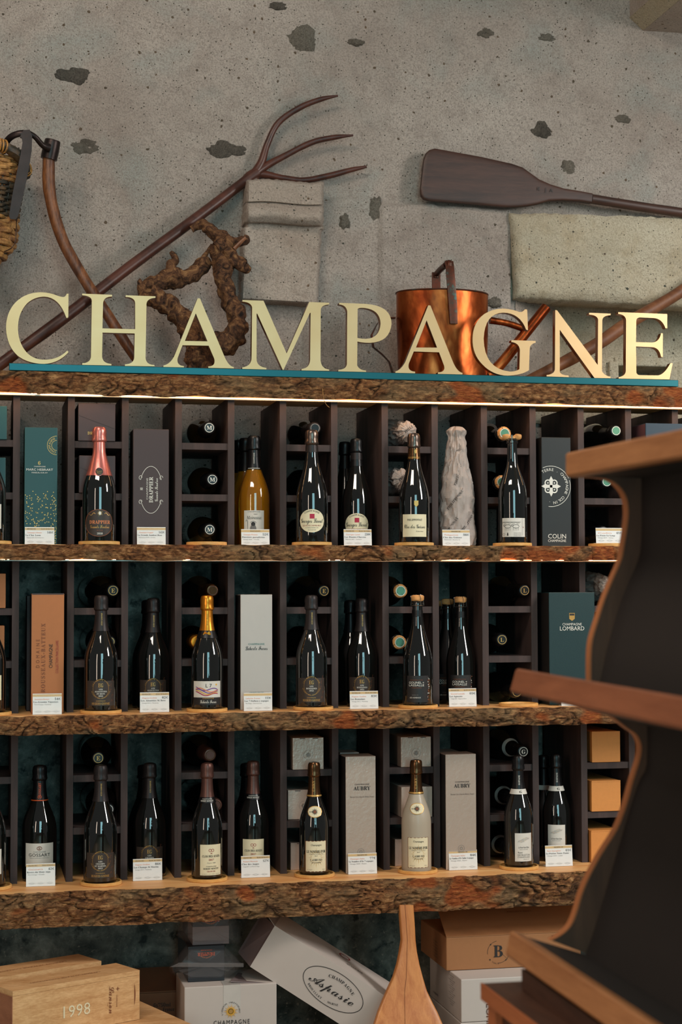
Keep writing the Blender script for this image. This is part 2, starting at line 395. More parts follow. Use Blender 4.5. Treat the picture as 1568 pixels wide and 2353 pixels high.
class Print:
    """flat print on a face: items are collected per ink and mapped by f(x, z, lift)"""
    def __init__(s, f): s.f = f; s.ink = {}
    def mb(s, ink): return s.ink.setdefault(ink, MB())
    def text(s, t, x, z, cap, ink='ink', k='n', w=None, rot=0, sp=1.0):
        vs, fs, ww = glyphs(t, k, sp); sc = cap/.70; sx = (w/ww) if w else sc; c, n = cos(rot), sin(rot); o = []
        for a, b in vs:
            a *= sx; b = b*sc-cap/2; o.append(s.f(x+a*c-b*n, z+a*n+b*c, 2))
        s.mb(ink).add(o, fs)
    def arc(s, t, x, z, rad, cap, ink='ink', a0=90, da=None, k='n', flip=False):
        """letters set around a circle, centred on angle a0 (degrees)"""
        n = len(t); da = da or cap/rad*57.3*1.15
        for i, ch in enumerate(t):
            if ch == ' ': continue
            a = radians(a0+(-1 if not flip else 1)*(i-(n-1)/2)*da)
            s.text(ch, x+rad*cos(a), z+rad*sin(a), cap, ink, k, rot=a-pi/2 if not flip else a+pi/2)
    def poly(s, pts, ink, lift=1):
        s.mb(ink).add([s.f(x, z, lift) for x, z in pts], [tuple(range(len(pts)))])
    def rect(s, x0, x1, z0, z1, ink, lift=1, n=4):
        o = []; f = []
        for i in range(n+1):
            x = x0+(x1-x0)*i/n; o += [s.f(x, z0, lift), s.f(x, z1, lift)]
        for i in range(n): f.append((2*i, 2*i+2, 2*i+3, 2*i+1))
        s.mb(ink).add(o, f)
    def ring(s, x, z, rx, rz, wd, ink, a0=0, a1=360, n=40, lift=1):
        o = []; f = []
        for i in range(n+1):
            a = radians(a0+(a1-a0)*i/n)
            for q in (0, 1): o.append(s.f(x+(rx-wd*q)*cos(a), z+(rz-wd*q)*sin(a), lift))
        for i in range(n): f.append((2*i, 2*i+1, 2*i+3, 2*i+2))
        s.mb(ink).add(o, f)
    def disc(s, x, z, rx, rz, ink, n=14, lift=1):
        s.poly([(x+rx*cos(2*pi*i/n), z+rz*sin(2*pi*i/n)) for i in range(n)], ink, lift)
    def oval_cloth(s, x, z, rx, rz, ink, lift=1, n=24):
        o = []; f = []
        for i in range(n+1):
            a = -1+2*i/n; h = sqrt(max(0, 1-a*a)); o += [s.f(x+rx*a, z-rz*h, lift), s.f(x+rx*a, z+rz*h, lift)]
        for i in range(n): f.append((2*i, 2*i+2, 2*i+3, 2*i+1))
        s.mb(ink).add(o, f)
    def stroke(s, pts, wd, ink, lift=2):
        o = []; f = []
        for i, (x, z) in enumerate(pts):
            a = pts[max(0, i-1)]; b = pts[min(len(pts)-1, i+1)]; dx, dz = b[0]-a[0], b[1]-a[1]; l = math.hypot(dx, dz) or 1
            w = wd*(1 if 0 < i < len(pts)-1 else .5)
            o += [s.f(x-dz/l*w/2, z+dx/l*w/2, lift), s.f(x+dz/l*w/2, z-dx/l*w/2, lift)]
        for i in range(len(pts)-1): f.append((2*i, 2*i+1, 2*i+3, 2*i+2))
        s.mb(ink).add(o, f)
    def sun(s, x, z, r0, r1, n, ink, wd):
        for i in range(n):
            a = 2*pi*i/n; q = r1*(1 if i % 2 else .8)
            s.poly([(x+r0*cos(a)-wd*sin(a), z+r0*sin(a)+wd*cos(a)), (x+r0*cos(a)+wd*sin(a), z+r0*sin(a)-wd*cos(a)), (x+q*cos(a), z+q*sin(a))], ink, 2)
    def done(s, parent, name='print'):
        for ink, mb in s.ink.items():
            mb.recalc = False; part(name, mb, ink, parent)
def curved(R, lift=.00025):
    return lambda x, z, k=0: ((R+.0004+lift*k)*sin(x/R), -(R+.0004+lift*k)*cos(x/R), z)
def flat(o, ex, ez, n, lift=.0003):
    o, ex, ez, n = Vector(o), Vector(ex), Vector(ez), Vector(n)
    return lambda x, z, k=0: o+ex*x+ez*z+n*(lift*(k+1))
# ================================================================== setting
YW = .345                                     # face of the plaster wall
ZT0 = P(643, 912, -.044).z; ZT1 = P(643, 867, -.04).z          # top slab underside / top
Z10 = P(643, 1285, -.10).z; Z11 = P(643, 1252.5, -.10).z       # shelf 1
Z21 = G(100, 1637, 0).z if False else P(160, 1637, 0).z; Z20 = Z21-.043
Z31 = ZE-.7277; Z30 = Z31-.082
DIVTOP = ZE+.5305
def mask_px(px, py):
    """how far the masonry stands proud of the upper plaster (metres)"""
    sm = lambda a, b, x: max(0, min(1, (x-a)/(b-a)))
    h = 0.0
    e = 442+5*noise.noise((px*.02, 0, 3))
    if px < 600: h = max(h, .007*sm(e-3, e+4, py)*sm(200, 330, px))
    if 700 < px < 880:
        e = 462-10*sm(745, 800, px)+8*sm(840, 875, px); h = max(h, .014*sm(e-3, e+7, py))
    if px >= 860:
        e = 474+4*noise.noise((px*.03, 1, 3))+(-4 if px < 1000 else 8*sm(1000, 1160, px)); h = max(h, .028*sm(e-3, e+6, py)*sm(858, 875, px))
    if px > 1170: h = min(h, .0)
    return h
NX0 = P(1186, 800, YW).x; NZ1 = P(1200, 690, YW).z; NZ0 = ZT1-.02; NYB = YW+.16
mb = MB(); st = .0085; x0, x1, z0, z1 = -.75, 2.35, 0, 3.4
nx = int((x1-x0)/st); nz0 = 1.0
zs = [0, .3, .6, .9, 1.2, 1.4]+[1.4+st*i for i in range(1, int((z1-1.4)/st)+1)]
idx = {}
for j, z in enumerate(zs):
    for i in range(nx+1):
        x = x0+i*st
        px, py = proj((x, YW, z))
        h = (mask_px(px, py) if z > Z11-.02 else 0)+.007*noise.noise((x*5, z*5, 0))+.0035*noise.noise((x*22, z*22, 5)) if z > 1.45 else 0
        idx[(i, j)] = len(mb.v); mb.v.append((x, YW-h, z))
for j in range(len(zs)-1):
    for i in range(nx):
        x = x0+(i+.5)*st; z = (zs[j]+zs[j+1])/2
        if x > NX0 and NZ0 < z < NZ1: continue
        mb.f.append((idx[i, j], idx[i+1, j], idx[i+1, j+1], idx[i, j+1]))
mb.smooth = True; mb.recalc = False
wall = part('wall_back', mb, 'plaster', kind='structure', angle=80)
# niche under the big limestone lintel: rough back, slanting left reveal, top, sill
def rough_quad(mb, a, b, c, d, n, m, amp, nrm, fr=9):
    a, b, c, d, nrm = map(Vector, (a, b, c, d, nrm)); k = len(mb.v)
    for j in range(m+1):
        for i in range(n+1):
            u, v = i/n, j/m; p = a*(1-u)*(1-v)+b*u*(1-v)+c*u*v+d*(1-u)*v
            mb.v.append(tuple(p+nrm*amp*(noise.noise(p*fr)+.4*noise.noise(p*fr*4))))
    for j in range(m):
        for i in range(n):
            q = k+j*(n+1)+i; mb.f.append((q, q+1, q+n+2, q+n+1))
mb = MB()
XB = P(1276, 800, NYB).x
rough_quad(mb, (NX0, YW, NZ0), (XB, NYB, NZ0), (XB, NYB, NZ1+.01), (NX0, YW, NZ1+.01), 10, 30, .004, (0, 1, 0))
mb.smooth = True; part('niche_reveal', mb, 'ashlar', wall, angle=80)
mb = MB(); hx0, hx1 = P(1412, 850, NYB).x, P(1542, 850, NYB).x; hz1 = P(1480, 836, NYB).z
rough_quad(mb, (XB, NYB, NZ0), (hx0, NYB, NZ0), (hx0, NYB, NZ1+.05), (XB, NYB, NZ1+.05), 20, 30, .008, (0, 1, 0))
rough_quad(mb, (hx0, NYB, hz1), (hx1, NYB, hz1), (hx1, NYB, NZ1+.05), (hx0, NYB, NZ1+.05), 20, 24, .008, (0, 1, 0))
rough_quad(mb, (hx1, NYB, NZ0), (2.35, NYB, NZ0), (2.35, NYB, NZ1+.05), (hx1, NYB, NZ1+.05), 60, 30, .008, (0, 1, 0))
mb.smooth = True; part('niche_back', mb, 'limestone', wall, angle=80)
mb = MB(); mb.box(NX0-.02, 2.35, YW-.02, NYB+.2, NZ0-.05, NZ0); mb.box(NX0-.02, 2.35, YW+.0, NYB+.2, NZ1+.012, NZ1+.10)
mb.box(hx0-.02, hx1+.02, NYB+.18, NYB+.2, NZ0, hz1+.1)
part('niche_sill', mb, 'limestone', wall)
mb = MB(); mb.box(hx0-.02, hx0+.012, NYB-.012, NYB+.16, NZ0, hz1+.004, .006); mb.box(hx0, hx1, NYB-.004, NYB+.16, hz1-.008, hz1+.02, .006); mb.box(hx1-.008, hx1+.02, NYB-.01, NYB+.16, NZ0, hz1, .006)
part('hole_lining', mb, 'limestone', wall)
# masonry blocks that stand proud: rounded, chipped front grids with skirts back into the wall
def block(name, mat, xl, xr, yt, yb, prot, nu=60, nv=60, amp=.002, fr=30, rnd=.12, parent=wall, edge=3):
    mb = MB(); vs = []
    for j in range(nv+1):
        v = j/nv
        for i in range(nu+1):
            u = i/nu
            ex = edge*noise.noise((j*.25, 1.7, xl(.5)))
            px = xl(v)+(xr(v)-xl(v))*u+(ex if u in (0, 1) else 0); py = yt(u)+(yb(u)-yt(u))*v+(edge*noise.noise((i*.3, 7.7, 2)) if v in (0, 1) else 0)
            d = min(u, 1-u)*nu*.5, min(v, 1-v)*nv*.5
            e = min(1, min(d[0], d[1])/ (rnd*10)); e = 1-(1-e)**2
            q = prot(u, v); p = P(px, py, YW-q)
            h = q*(.72+.28*e)+amp*(noise.noise(p*fr)+.5*noise.noise(p*fr*3))
            vs.append(P(px, py, YW-h))
    n = nu+1; fs = [(j*n+i, j*n+i+1, (j+1)*n+i+1, (j+1)*n+i) for j in range(nv) for i in range(nu)]
    per = [i for i in range(n)]+[j*n+nu for j in range(1, nv+1)]+[nv*n+i for i in range(nu-1, -1, -1)]+[j*n for j in range(nv-1, 0, -1)]
    k = len(vs)
    for q in per: a = vs[q]; vs.append(Vector((a.x, YW+.03, a.z)))
    L = len(per)
    for i in range(L): fs.append((per[i], per[(i+1) % L], k+(i+1) % L, k+i))
    mb.add(vs, fs); mb.smooth = True
    return part(name, mb, mat, parent, angle=50)
def protA(u, v):
    if v < .29: return .075
    if v < .32: return .066
    if v < .375+.02: return .074+.020*sin(pi*(v-.32)/.075)**.5 if v > .32 else .07
    return .060
block('stone', 'ashlar', lambda v: 566-4*v if v < .4 else 562-10*v, lambda v: 744 if v < .39 else 739-14*(v-.39), lambda u: 413-3*sin(u*6)+4*u, lambda u: 690+10*u,
      lambda u, v: .092 if v < .185 else (.080 if v < .20 else (.088+.026*sin(pi*min(1, (v-.20)/.155)) if v < .355 else .066)), 54, 110, .003, 26)
block('stone', 'limestone', lambda v: 1172+16*v, lambda v: 1720, lambda u: 489+16*u+3*noise.noise((u*9, 0, 0)), lambda u: 684+30*u, lambda u, v: .055+.010*noise.noise((u*4, v*3, 0))-.02*max(0, .25-v), 110, 40, .003, 16, .25)
def pebble(px, py, rx, ry, mat, seed, h=.006):
    mb = MB(); c = P(px, py, YW); n, k = 44, 10; vs = [Vector((c.x, YW-h-mask_px(px, py), c.z))]; fs = []
    for r in range(1, k+1):
        t = r/k
        for j in range(n):
            a = 2*pi*j/n; w = 1+.42*noise.noise((cos(a)*1.3, sin(a)*1.3, seed))+.22*noise.noise((cos(a)*3.5, sin(a)*3.5, seed+4))+.1*noise.noise((cos(a)*9, sin(a)*9, seed+6))
            x = c.x+rx*U*t*w*cos(a); z = c.z+ry*U*t*w*sin(a)
            y = YW-mask_px(px, py)-h*(1-t**3)+.004*t**8+.006*noise.noise((x*60, z*60, seed))*(1-t**4)
            vs.append(Vector((x, y, z)))
    for j in range(n): fs.append((0, 1+j, 1+(j+1) % n))
    for r in range(k-1):
        for j in range(n): fs.append((1+r*n+j, 1+(r+1)*n+j, 1+(r+1)*n+(j+1) % n, 1+r*n+(j+1) % n))
    mb.add(vs, fs); mb.smooth = True; part('stone', mb, mat, wall, angle=70)
for i, (px, py, rx, ry, mat) in enumerate([(700, 93, 40, 34, 'flint'), (168, 172, 52, 22, 'dark_flint'), (196, 336, 44, 20, 'flint'), (522, 345, 54, 24, 'dark_flint'), (820, 97, 21, 11, 'flint'),
        (1116, 75, 24, 16, 'flint'), (1244, 300, 30, 22, 'dark_flint'), (1306, 384, 26, 22, 'flint'), (1430, 274, 26, 12, 'flint'), (640, 14, 24, 12, 'dark_flint'), (1257, 86, 26, 12, 'flint'),
        (862, 482, 20, 34, 'flint'), (790, 512, 15, 22, 'flint'), (1130, 700, 22, 14, 'flint'), (60, 380, 10, 6, 'flint')]):
    pebble(px, py, rx, ry, mat, i*3.1, .005)
# dark concrete face behind the two lower racks and under the counter
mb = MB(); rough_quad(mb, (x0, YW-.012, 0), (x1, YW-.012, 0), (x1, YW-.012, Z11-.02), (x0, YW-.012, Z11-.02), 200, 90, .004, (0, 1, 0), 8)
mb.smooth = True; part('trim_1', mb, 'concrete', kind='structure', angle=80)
mb = MB(); mb.box(-3.5, 4.6, -9, 1, -.05, 0); part('floor', mb, 'floor_tile', kind='structure')
mb = MB(); mb.box(-3.5, 4.6, YW-.02, YW+.1, 3.38, 3.6); mb.box(-3.5, x0+.01, YW-.002, YW+.1, 0, 3.38); mb.box(x1-.03, 4.6, YW-.002, YW+.2, 0, 3.38); part('trim_2', mb, 'plaster', kind='structure')
# plastered ceiling beam at the upper right, with a warm chamfer
a = P(1482, 69, YW-.004); Yn = -2.6
mb = MB(); ch = .045
mb.prism([(a.x, YW+.02, a.z), (a.x-ch, YW+.02, a.z+ch*.8), (a.x-ch, YW+.02, a.z+.5), (a.x+.9, YW+.02, a.z+.5), (a.x+.9, YW+.02, a.z)], (0, Yn-YW, 0))
beam = part('trim_3', mb, 'ashlar', kind='structure')
mb = MB(); q = .003
mb.prism([(a.x-q, YW, a.z), (a.x-ch-q, YW, a.z+ch*.8), (a.x-ch-q+.004, YW, a.z+ch*.8+.004), (a.x-q+.006, YW, a.z+.003)], (0, Yn-YW, 0))
part('chamfer', mb, 'limestone', beam)

# ================================================================== live-edge shelves
def slab(name, label, xa, xb, yb, yf, z0, z1, seed, led=None, inner=.10, taper=0.0):
    t = thing(name, label, 'shelf', (xa, yf, z0))
    zc = lambda x: 0
    fr = lambda x: .010*noise.noise((x*2.2, seed, 0))+.004*noise.noise((x*9, seed, 4))
    mb = MB(); n = 90; vs = []; fs = []
    for i in range(n+1):
        x = xa+(xb-xa)*i/n; y = yf+.012+fr(x)
        vs += [(x, yb, z0), (x, yb, z1), (x, y, z1), (x, y, z0)]
    for i in range(n):
        k = 4*i
        for a, b in ((0, 1), (1, 2), (2, 3), (3, 0)): fs.append((k+a, k+b, k+4+b, k+4+a))
    fs += [(0, 1, 2, 3), (4*n+3, 4*n+2, 4*n+1, 4*n)]
    mb.add(vs, fs); mb.recalc = True; part('board', mb, 'slab_top', t)
    # bark: displaced front
    st = .0026; nx = int((xb-xa)/st); hz = z1-z0; nz = max(8, int(hz/st)); mb = MB(); mb.c = []
    for i in range(nx+1):
        x = xa+i*st
        top = .0022*noise.noise((x*30, seed, 1)); bot = -.003+.0035*noise.noise((x*14, seed, 2))
        im = noise.noise((x*3.1, seed, 9))+.5*noise.noise((x*11, seed, 3))
        for j in range(-1, nz+2):
            v = max(0, min(1, j/nz)); z = z0+bot+(hz+top-bot)*v
            w1 = noise.noise((x*17, z*30, seed)); w2 = noise.noise((x*40, z*70, seed+2))
            q = Vector((x*10+w1*.9+w2*.3, z*27+w1*.8+w2*.45+2.6*noise.noise((x*6, 0, seed)), seed))
            d = noise.voronoi(q)[0]; cr = d[1]-d[0]; brk = .5+.9*noise.noise((x*13, z*22, seed+7))
            fb = noise.noise((x*30, z*150, seed))+.6*noise.noise((x*80, z*380, seed+1))
            inn = max(0, min(1, (im+.6*noise.noise((x*16, z*26, seed+5))-.42+inner)*6))*.9
            k_ = max(.25, min(1, brk))
            crack = max(0, 1-cr/(.05+.09*k_))**.7*k_*(1-.7*inn)
            h = .004+.0105*min(1, cr/.20)**.7*(.35+.65*k_)*(1-.6*inn)+.0042*fb+.003*noise.noise((x*50, z*60, seed+3))-.003*inn
            h = min(h, .021)
            y = yf+fr(x)-h+.008+.010*(1-sin(pi*max(.0, min(1, v*.8+.15))))-taper*(1-v)
            y = min(y, yf+fr(x)+.0105)
            if j < 0 or j > nz: y = yf+fr(x)+.018; crack = 0
            mb.v.append((x, y, z)); mb.c.append((inn, min(.9, crack)))
    m_ = nz+3
    for i in range(nx):
        for j in range(m_-1): mb.f.append((i*m_+j, (i+1)*m_+j, (i+1)*m_+j+1, i*m_+j+1))
    mb.smooth = True; mb.recalc = False; part('bark', mb, 'bark', t, angle=60)
    if led:
        mb = MB(); mb.box(xa, led[3] if len(led) > 3 else xb, yf+led[1], yf+led[1]+.012, z0-led[0]-.0010, z0-led[0]); part('led_strip', mb, led[2], t, label='glowing warm light strip under the front edge')
        mb = MB(); mb.box(xa, led[3] if len(led) > 3 else xb, yf+led[1]+.0122, yf+led[1]+.018, z0-led[0]-.004, z0+.001); part('led_channel', mb, 'wire', t)
    return t
XL, XR = -.62, 1.98
slab('live_edge_shelf', 'topmost rough-barked wooden shelf, carrying the brass letters and glowing along its lower edge', XL, XR, .175, -.044, ZT0, ZT1, 1.3, (.0034, .015, 'led'), .12)
slab('live_edge_shelf', 'second rough-barked wooden shelf from the top, under the pink-necked bottle', XL, XR, .31, -.105, Z10, Z11, 5.7, (.0012, .010, 'led_dim'), .16)
slab('live_edge_shelf', 'third rough-barked wooden shelf from the top, under the gold-necked bottle', XL, XR, .31, -.135, Z20, Z21, 9.1, (-.004, .050, 'led_dim'), .02)
YF3 = G(100, 2053, Z31).y
slab('live_edge_shelf', 'thick lowest counter slab with deeply cracked bark above the cartons', XL, XR, .31, YF3, Z30, Z31, 14.2, None, -.04, .0)
# ================================================================== racks
SP = .14; TH = .0175
mbd = {}
def rack(name, label, z0, z1, bars, xo=0):
    t = thing(name, label, 'rack', (-.14, 0, z0)); D = .311
    o0 = None
    for i in range(-2, 15):
        x = i*SP
        if o0 is None:
            mb = MB(); mb.box(x, x+TH, 0, D, z0, z1); o0 = part('divider', mb, 'rack_wood', t); q0 = x
        else:
            o = o0.copy(); COL.objects.link(o); o.location = (x-q0, 0, 0)
    b0 = None
    for i in range(-1, 14, 2):
        for zt in bars:
            if b0 is None:
                mb = MB(); mb.box(i*SP+TH, (i+1)*SP, .004, D-.01, zt-TH, zt); b0 = part('crossbar', mb, 'rack_wood', t); bx = i*SP; bz = zt
            else:
                o = b0.copy(); COL.objects.link(o); o.location = (i*SP-bx, 0, zt-bz)
    return t
B1 = [ZE+.3927+TH-.001, ZE+.2567+TH-.001]; B2 = [ZE-.0419+TH-.001, ZE-.1776+TH-.001]; B3 = [ZE-.4565, P(225, 1901, 0).z]
rack('bottle_rack', 'dark wooden pigeonhole rack directly under the glowing top shelf', Z11, DIVTOP, B1)
rack('bottle_rack', 'dark wooden pigeonhole rack in the middle row, around the gold-necked bottle', Z21, Z10-.004, B2)
rack('bottle_rack', 'dark wooden pigeonhole rack in the lowest row, standing on the thick counter slab', Z31, Z20-.004, B3)
# ================================================================== sign
YLf = -.026; LT = .020
zb0 = ZT1+.0025
mb = MB(); a = XA(21, -.03, ZT1); b = XA(1560, -.03, ZT1); zbt = P(643, 850, -.03).z
mb.box(a, b, -.030, .012, zb0, zbt, .0012)
tb = thing('sign_bar', 'long teal metal bar lying on the topmost shelf beneath the brass letters', 'bar', (a, -.03, zb0)); part('rail', mb, 'teal_bar', tb)
ZBT = zbt
LET = [
('C', 0, 660, 3.7333, ['M588,70 L573,70 Q562,98 545,98 Q520,98 485,84 Q415,57 340,58 Q200,62 115,165 Q50,250 52,370 Q60,520 150,600 Q240,672 380,672 Q500,668 588,572 L577,558 Q500,635 390,636 Q290,640 225,570 Q150,480 154,350 Q158,230 235,150 Q300,95 380,95 Q510,100 570,278 L586,274']),
('H', 0, 660, 3.7333, ['M705,70 L962,80 L962,95 Q885,95 884,160 L879,368 L1160,375 L1160,150 Q1155,100 1078,98 L1078,84 L1334,93 L1334,106 Q1260,110 1257,160 L1249,620 Q1252,680 1326,682 L1326,694 L1072,690 L1072,676 Q1145,675 1152,620 L1156,412 L880,404 L876,610 Q880,668 956,673 L956,686 L706,681 L706,667 Q775,665 781,610 L788,130 Q785,90 705,84']),
('A', 360, 670, 3.7333, ['M352,72 L372,72 L578,560 Q615,655 663,661 L663,673 L443,668 L443,656 Q510,655 495,590 L447,478 L222,474 L180,585 Q170,650 234,652 L234,664 L58,660 L58,648 Q120,635 155,560', 'M336,200 L437,441 L243,437']),
('M', 360, 670, 3.7333, ['M737,86 L918,92 L1116,545 L1310,103 L1482,110 L1482,124 Q1412,128 1409,170 L1407,600 Q1412,676 1481,682 L1481,694 L1244,690 L1244,677 Q1312,672 1318,600 L1322,196 L1316,196 L1089,686 L1083,686 L864,203 L858,203 L858,600 Q865,660 942,668 L942,682 L735,677 L735,664 Q808,655 815,590 L820,150 Q812,105 737,100']),
('P', 760, 690, 3.7333, ['M73,36 L300,45 Q522,60 523,215 Q510,372 340,379 Q280,380 230,368 L228,570 Q240,612 304,617 L304,629 L66,624 L66,611 Q135,608 140,560 L143,110 Q135,55 73,50', 'M232,90 Q240,76 290,80 Q425,95 429,215 Q420,343 300,345 Q265,345 230,337']),
('A', 760, 690, 3.7333, ['M838,57 L857,59 L1045,530 Q1085,630 1132,636 L1132,650 L921,645 L921,632 Q988,632 974,575 L931,460 L714,453 L672,555 Q655,622 725,626 L725,640 L556,636 L556,624 Q600,615 640,545', 'M824,185 L914,420 L733,419']),
('G', 820, 580, 3.4087, ['M1318,458 L1336,460 L1342,622 L1328,618 Q1280,488 1150,484 Q1002,488 995,690 Q1000,925 1200,946 Q1240,947 1275,928 L1279,780 Q1275,722 1212,714 L1212,700 L1402,706 L1402,720 Q1358,730 1355,770 L1350,935 Q1290,975 1180,978 Q1065,975 985,890 Q905,810 908,690 Q910,560 1000,495 Q1070,452 1150,453 Q1220,458 1270,478 Q1300,485 1318,458']),
('N', 1140, 640, 3.6636, ['M500,279 L515,281 L858,742 L861,360 Q855,322 785,317 L785,302 L966,309 L966,322 Q900,325 896,365 L893,795 Q920,835 966,840 L966,853 L830,850 L538,445 L538,800 Q548,828 613,830 L613,844 L427,838 L427,826 Q490,820 497,780']),
('E', 1140, 640, 3.6636, ['M1030,297 L1443,313 L1443,434 L1428,432 Q1400,352 1330,347 L1215,342 Q1182,342 1182,375 L1180,550 L1320,553 Q1380,545 1390,476 L1406,476 L1406,676 L1390,672 Q1380,600 1320,592 L1180,586 L1183,800 Q1185,828 1215,828 L1370,830 Q1420,820 1470,727 L1489,728 L1462,864 L1034,856 L1034,844 Q1088,838 1094,795 L1097,365 Q1092,318 1030,312']),
]
def svg(s):
    pts = []; cur = None
    for tok in s.replace('M', ' M').replace('L', ' L').replace('Q', ' Q').split():
        if tok[0] in 'ML': cur = tuple(map(float, tok[1:].split(','))); pts.append(cur); mode = 'L'
        elif tok[0] == 'Q': ctl = tuple(map(float, tok[1:].split(','))); mode = 'Q'
        else:
            e = tuple(map(float, tok.split(',')))
            for i in range(1, 9):
                t = i/8; pts.append(tuple((1-t)**2*cur[k]+2*t*(1-t)*ctl[k]+t*t*e[k] for k in (0, 1)))
            cur = e
    return pts
from mathutils.geometry import tessellate_polygon
WORDS = ['first C beside the curved hoe handle', 'H crossing both tool handles', 'first A, in front of the vine stump', 'M under the carved stone', 'P beside the copper can handle', 'second A, in front of the copper can', 'G in front of the can spout', 'N in front of the right-hand stick', 'last E, at the right end of the bar']
for k, (ch, ox, oy, sc, loops) in enumerate(LET):
    L2 = []
    for s in loops:
        w = [P(ox+x/sc, oy+y/sc, YLf) for x, y in svg(s)]; L2.append(w)
    zmin = min(p.z for w in L2 for p in w); dz = ZBT+.0006-zmin
    L2 = [[Vector((p.x, YLf, p.z+dz)) for p in w] for w in L2]
    tri = tessellate_polygon([[Vector((p.x, p.z, 0)) for p in w] for w in L2]); flatp = [p for w in L2 for p in w]
    f = MB(); f.add([p+Vector((0, -.0006, 0)) for p in flatp], tri); f.recalc = True
    t = thing('brass_letter', 'brushed brass serif letter, '+WORDS[k], 'letter', (flatp[0].x, YLf, ZBT), group=None)
    part('face', f, 'brushed_brass', t)
    g = MB(); n = len(flatp); vs = flatp+[p+Vector((0, LT, 0)) for p in flatp]; fs = [tuple(q+n for q in tr) for tr in tri]+[tuple(tr) for tr in tri]; o = 0
    for w in L2:
        m_ = len(w)
        for i in range(m_): a_, b_ = o+i, o+(i+1) % m_; fs.append((a_, b_, b_+n, a_+n))
        o += m_
    g.add(vs, fs); part('edge', g, 'brass_edge', t, smooth=False)

# ================================================================== tools on the wall
def T(pts): return [P(*p) for p in pts]
F = thing('wooden_hay_fork', 'dark three-tined wooden hay fork leaning diagonally across the plaster wall', 'fork', tuple(P(0, 840, .17)))
mb = MB(); mb.tube(T([(-70, 892, .13), (0, 838, .15), (150, 728, .19), (300, 612, .24), (450, 502, .28), (545, 430, .305), (592, 396, .312)]), [.0155, .0155, .0165, .016, .0155, .0145, .016], 16, 6, .05, 10); part('handle', mb, 'fork_wood', F)
for pts, rad in (([(578, 408, .31), (600, 375, .312), (615, 330, .312), (640, 282, .31), (688, 248, .305), (735, 229, .30), (777, 220, .295)], [.014, .012, .0095, .009, .0085, .0075, .003]),
                 ([(580, 404, .31), (612, 381, .314), (655, 358, .314), (715, 328, .31), (765, 316, .305), (812, 311, .30)], [.014, .011, .009, .0085, .0075, .003]),
                 ([(574, 408, .315), (600, 400, .318), (650, 409, .322), (700, 414, .325), (760, 403, .325), (805, 391, .32), (843, 383, .315)], [.013, .012, .009, .0085, .009, .0075, .004])):
    mb = MB(); mb.tube(T(pts), rad, 12, 6, .06, 20); part('tine', mb, 'fork_wood', F)
mb = MB(); mb.tube(T([(556, 424, .31), (578, 408, .31), (600, 386, .312)]), [.015, .020, .010], 14, 5, .05, 20, .6); part('crotch', mb, 'fork_wood', F)
H = thing('hoe', 'old two-pronged iron hoe with bent brown wooden handle beside the basket', 'hoe', tuple(P(330, 860, .14)))
mb = MB(); mb.tube(T([(112, 345, .19), (112, 380, .19), (113, 430, .19), (124, 490, .19), (148, 560, .19), (188, 632, .185), (235, 705, .175), (290, 790, .155), (322, 838, .14), (340, 866, .13)]), [.0165, .0165, .0170, .0165, .016, .0155, .015, .0145, .0135, .013], 18, 6, .06, 14); part('handle', mb, 'hoe_wood', H)
mb = MB(); c0, c1 = P(121, 324, .185), P(112, 366, .19); mb.tube([c0-(c1-c0)*.02, c0, c0+(c1-c0)*.5, c1], [.015, .0215, .023, .0225], 20, 4); part('socket', mb, 'iron', H)
mb = MB(); mb.tube(T([(66, 304, .135), (82, 316, .14), (98, 334, .155), (112, 340, .165)]), [.006, .0075, .008, .012], 12, 4); part('arm', mb, 'iron', H)
bl = [(54, 299), (68, 297.5), (74, 312), (73, 345), (65, 395), (53, 450), (42, 495), (36, 504), (24, 503), (21, 496), (28, 450), (40, 390), (49, 345), (52, 325), (50, 317), (46, 314)]
mb = MB(); mb.prism([P(x, y, .126) for x, y in bl], (0, .008, 0)); part('blade', mb, 'iron', H, smooth=False)
mb = MB(); mb.tube(T([(60, 306, .131), (44, 307, .131), (26, 314, .14), (14, 328, .155), (6, 352, .175)]), [.009, .009, .009, .009, .008], 10, 5, 0, 1, .5); part('prong', mb, 'iron', H)
# basket ------------------------------------------------------------
bc = P(-60, 400, .215); BY = .215
BK = thing('wicker_basket', 'brown woven wicker basket with dark bound rim hanging at the left edge', 'basket', (bc.x, BY, P(0, 590, BY).z))
prof = [(318, 104), (330, 108), (345, 112), (362, 116), (385, 119), (400, 118), (430, 112), (480, 104), (533, 98), (560, 94), (578, 82), (592, 66), (606, 50)]
def rad_at(y):
    for (a, ra), (b, rb) in zip(prof, prof[1:]):
        if a <= y <= b: return (ra+(rb-ra)*(y-a)/(b-a))*1.14e-3
    return prof[-1][1]*1.14e-3
y = 372; i = 0
dark = MB(); tan = MB()
while y < 604:
    fat = y > 520
    step = 13 if fat else (6.2 if 430 < y < 500 else 8.2)
    R = rad_at(y); z = P(-60, y, BY).z; ns = 14 if fat else 30; n = ns*6
    pts = [(bc.x+(R+.0042*cos(ns/2*a+i*pi))*sin(a), BY-(R*.72+.0042*cos(ns/2*a+i*pi))*cos(a), z+(.0015*sin(a*5+i))) for a in [2*pi*k/n for k in range(n)]]
    (tan if fat or not 425 < y < 505 else dark).tube(pts, step*.60e-3*1.15, 7, 1, .12, 60, 1, True, up=(0, 0, 1))
    y += step; i += 1
part('weave', tan, 'wicker', BK); part('dark_weave', dark, 'wicker_dark', BK)
mb = MB()
for k in range(30):
    a = 2*pi*k/30; mb.tube([(bc.x+rad_at(yy)*.985*sin(a), BY-rad_at(yy)*.70*cos(a), P(-60, yy, BY).z) for yy in (340, 400, 480, 560, 600)], .0024, 6, 2)
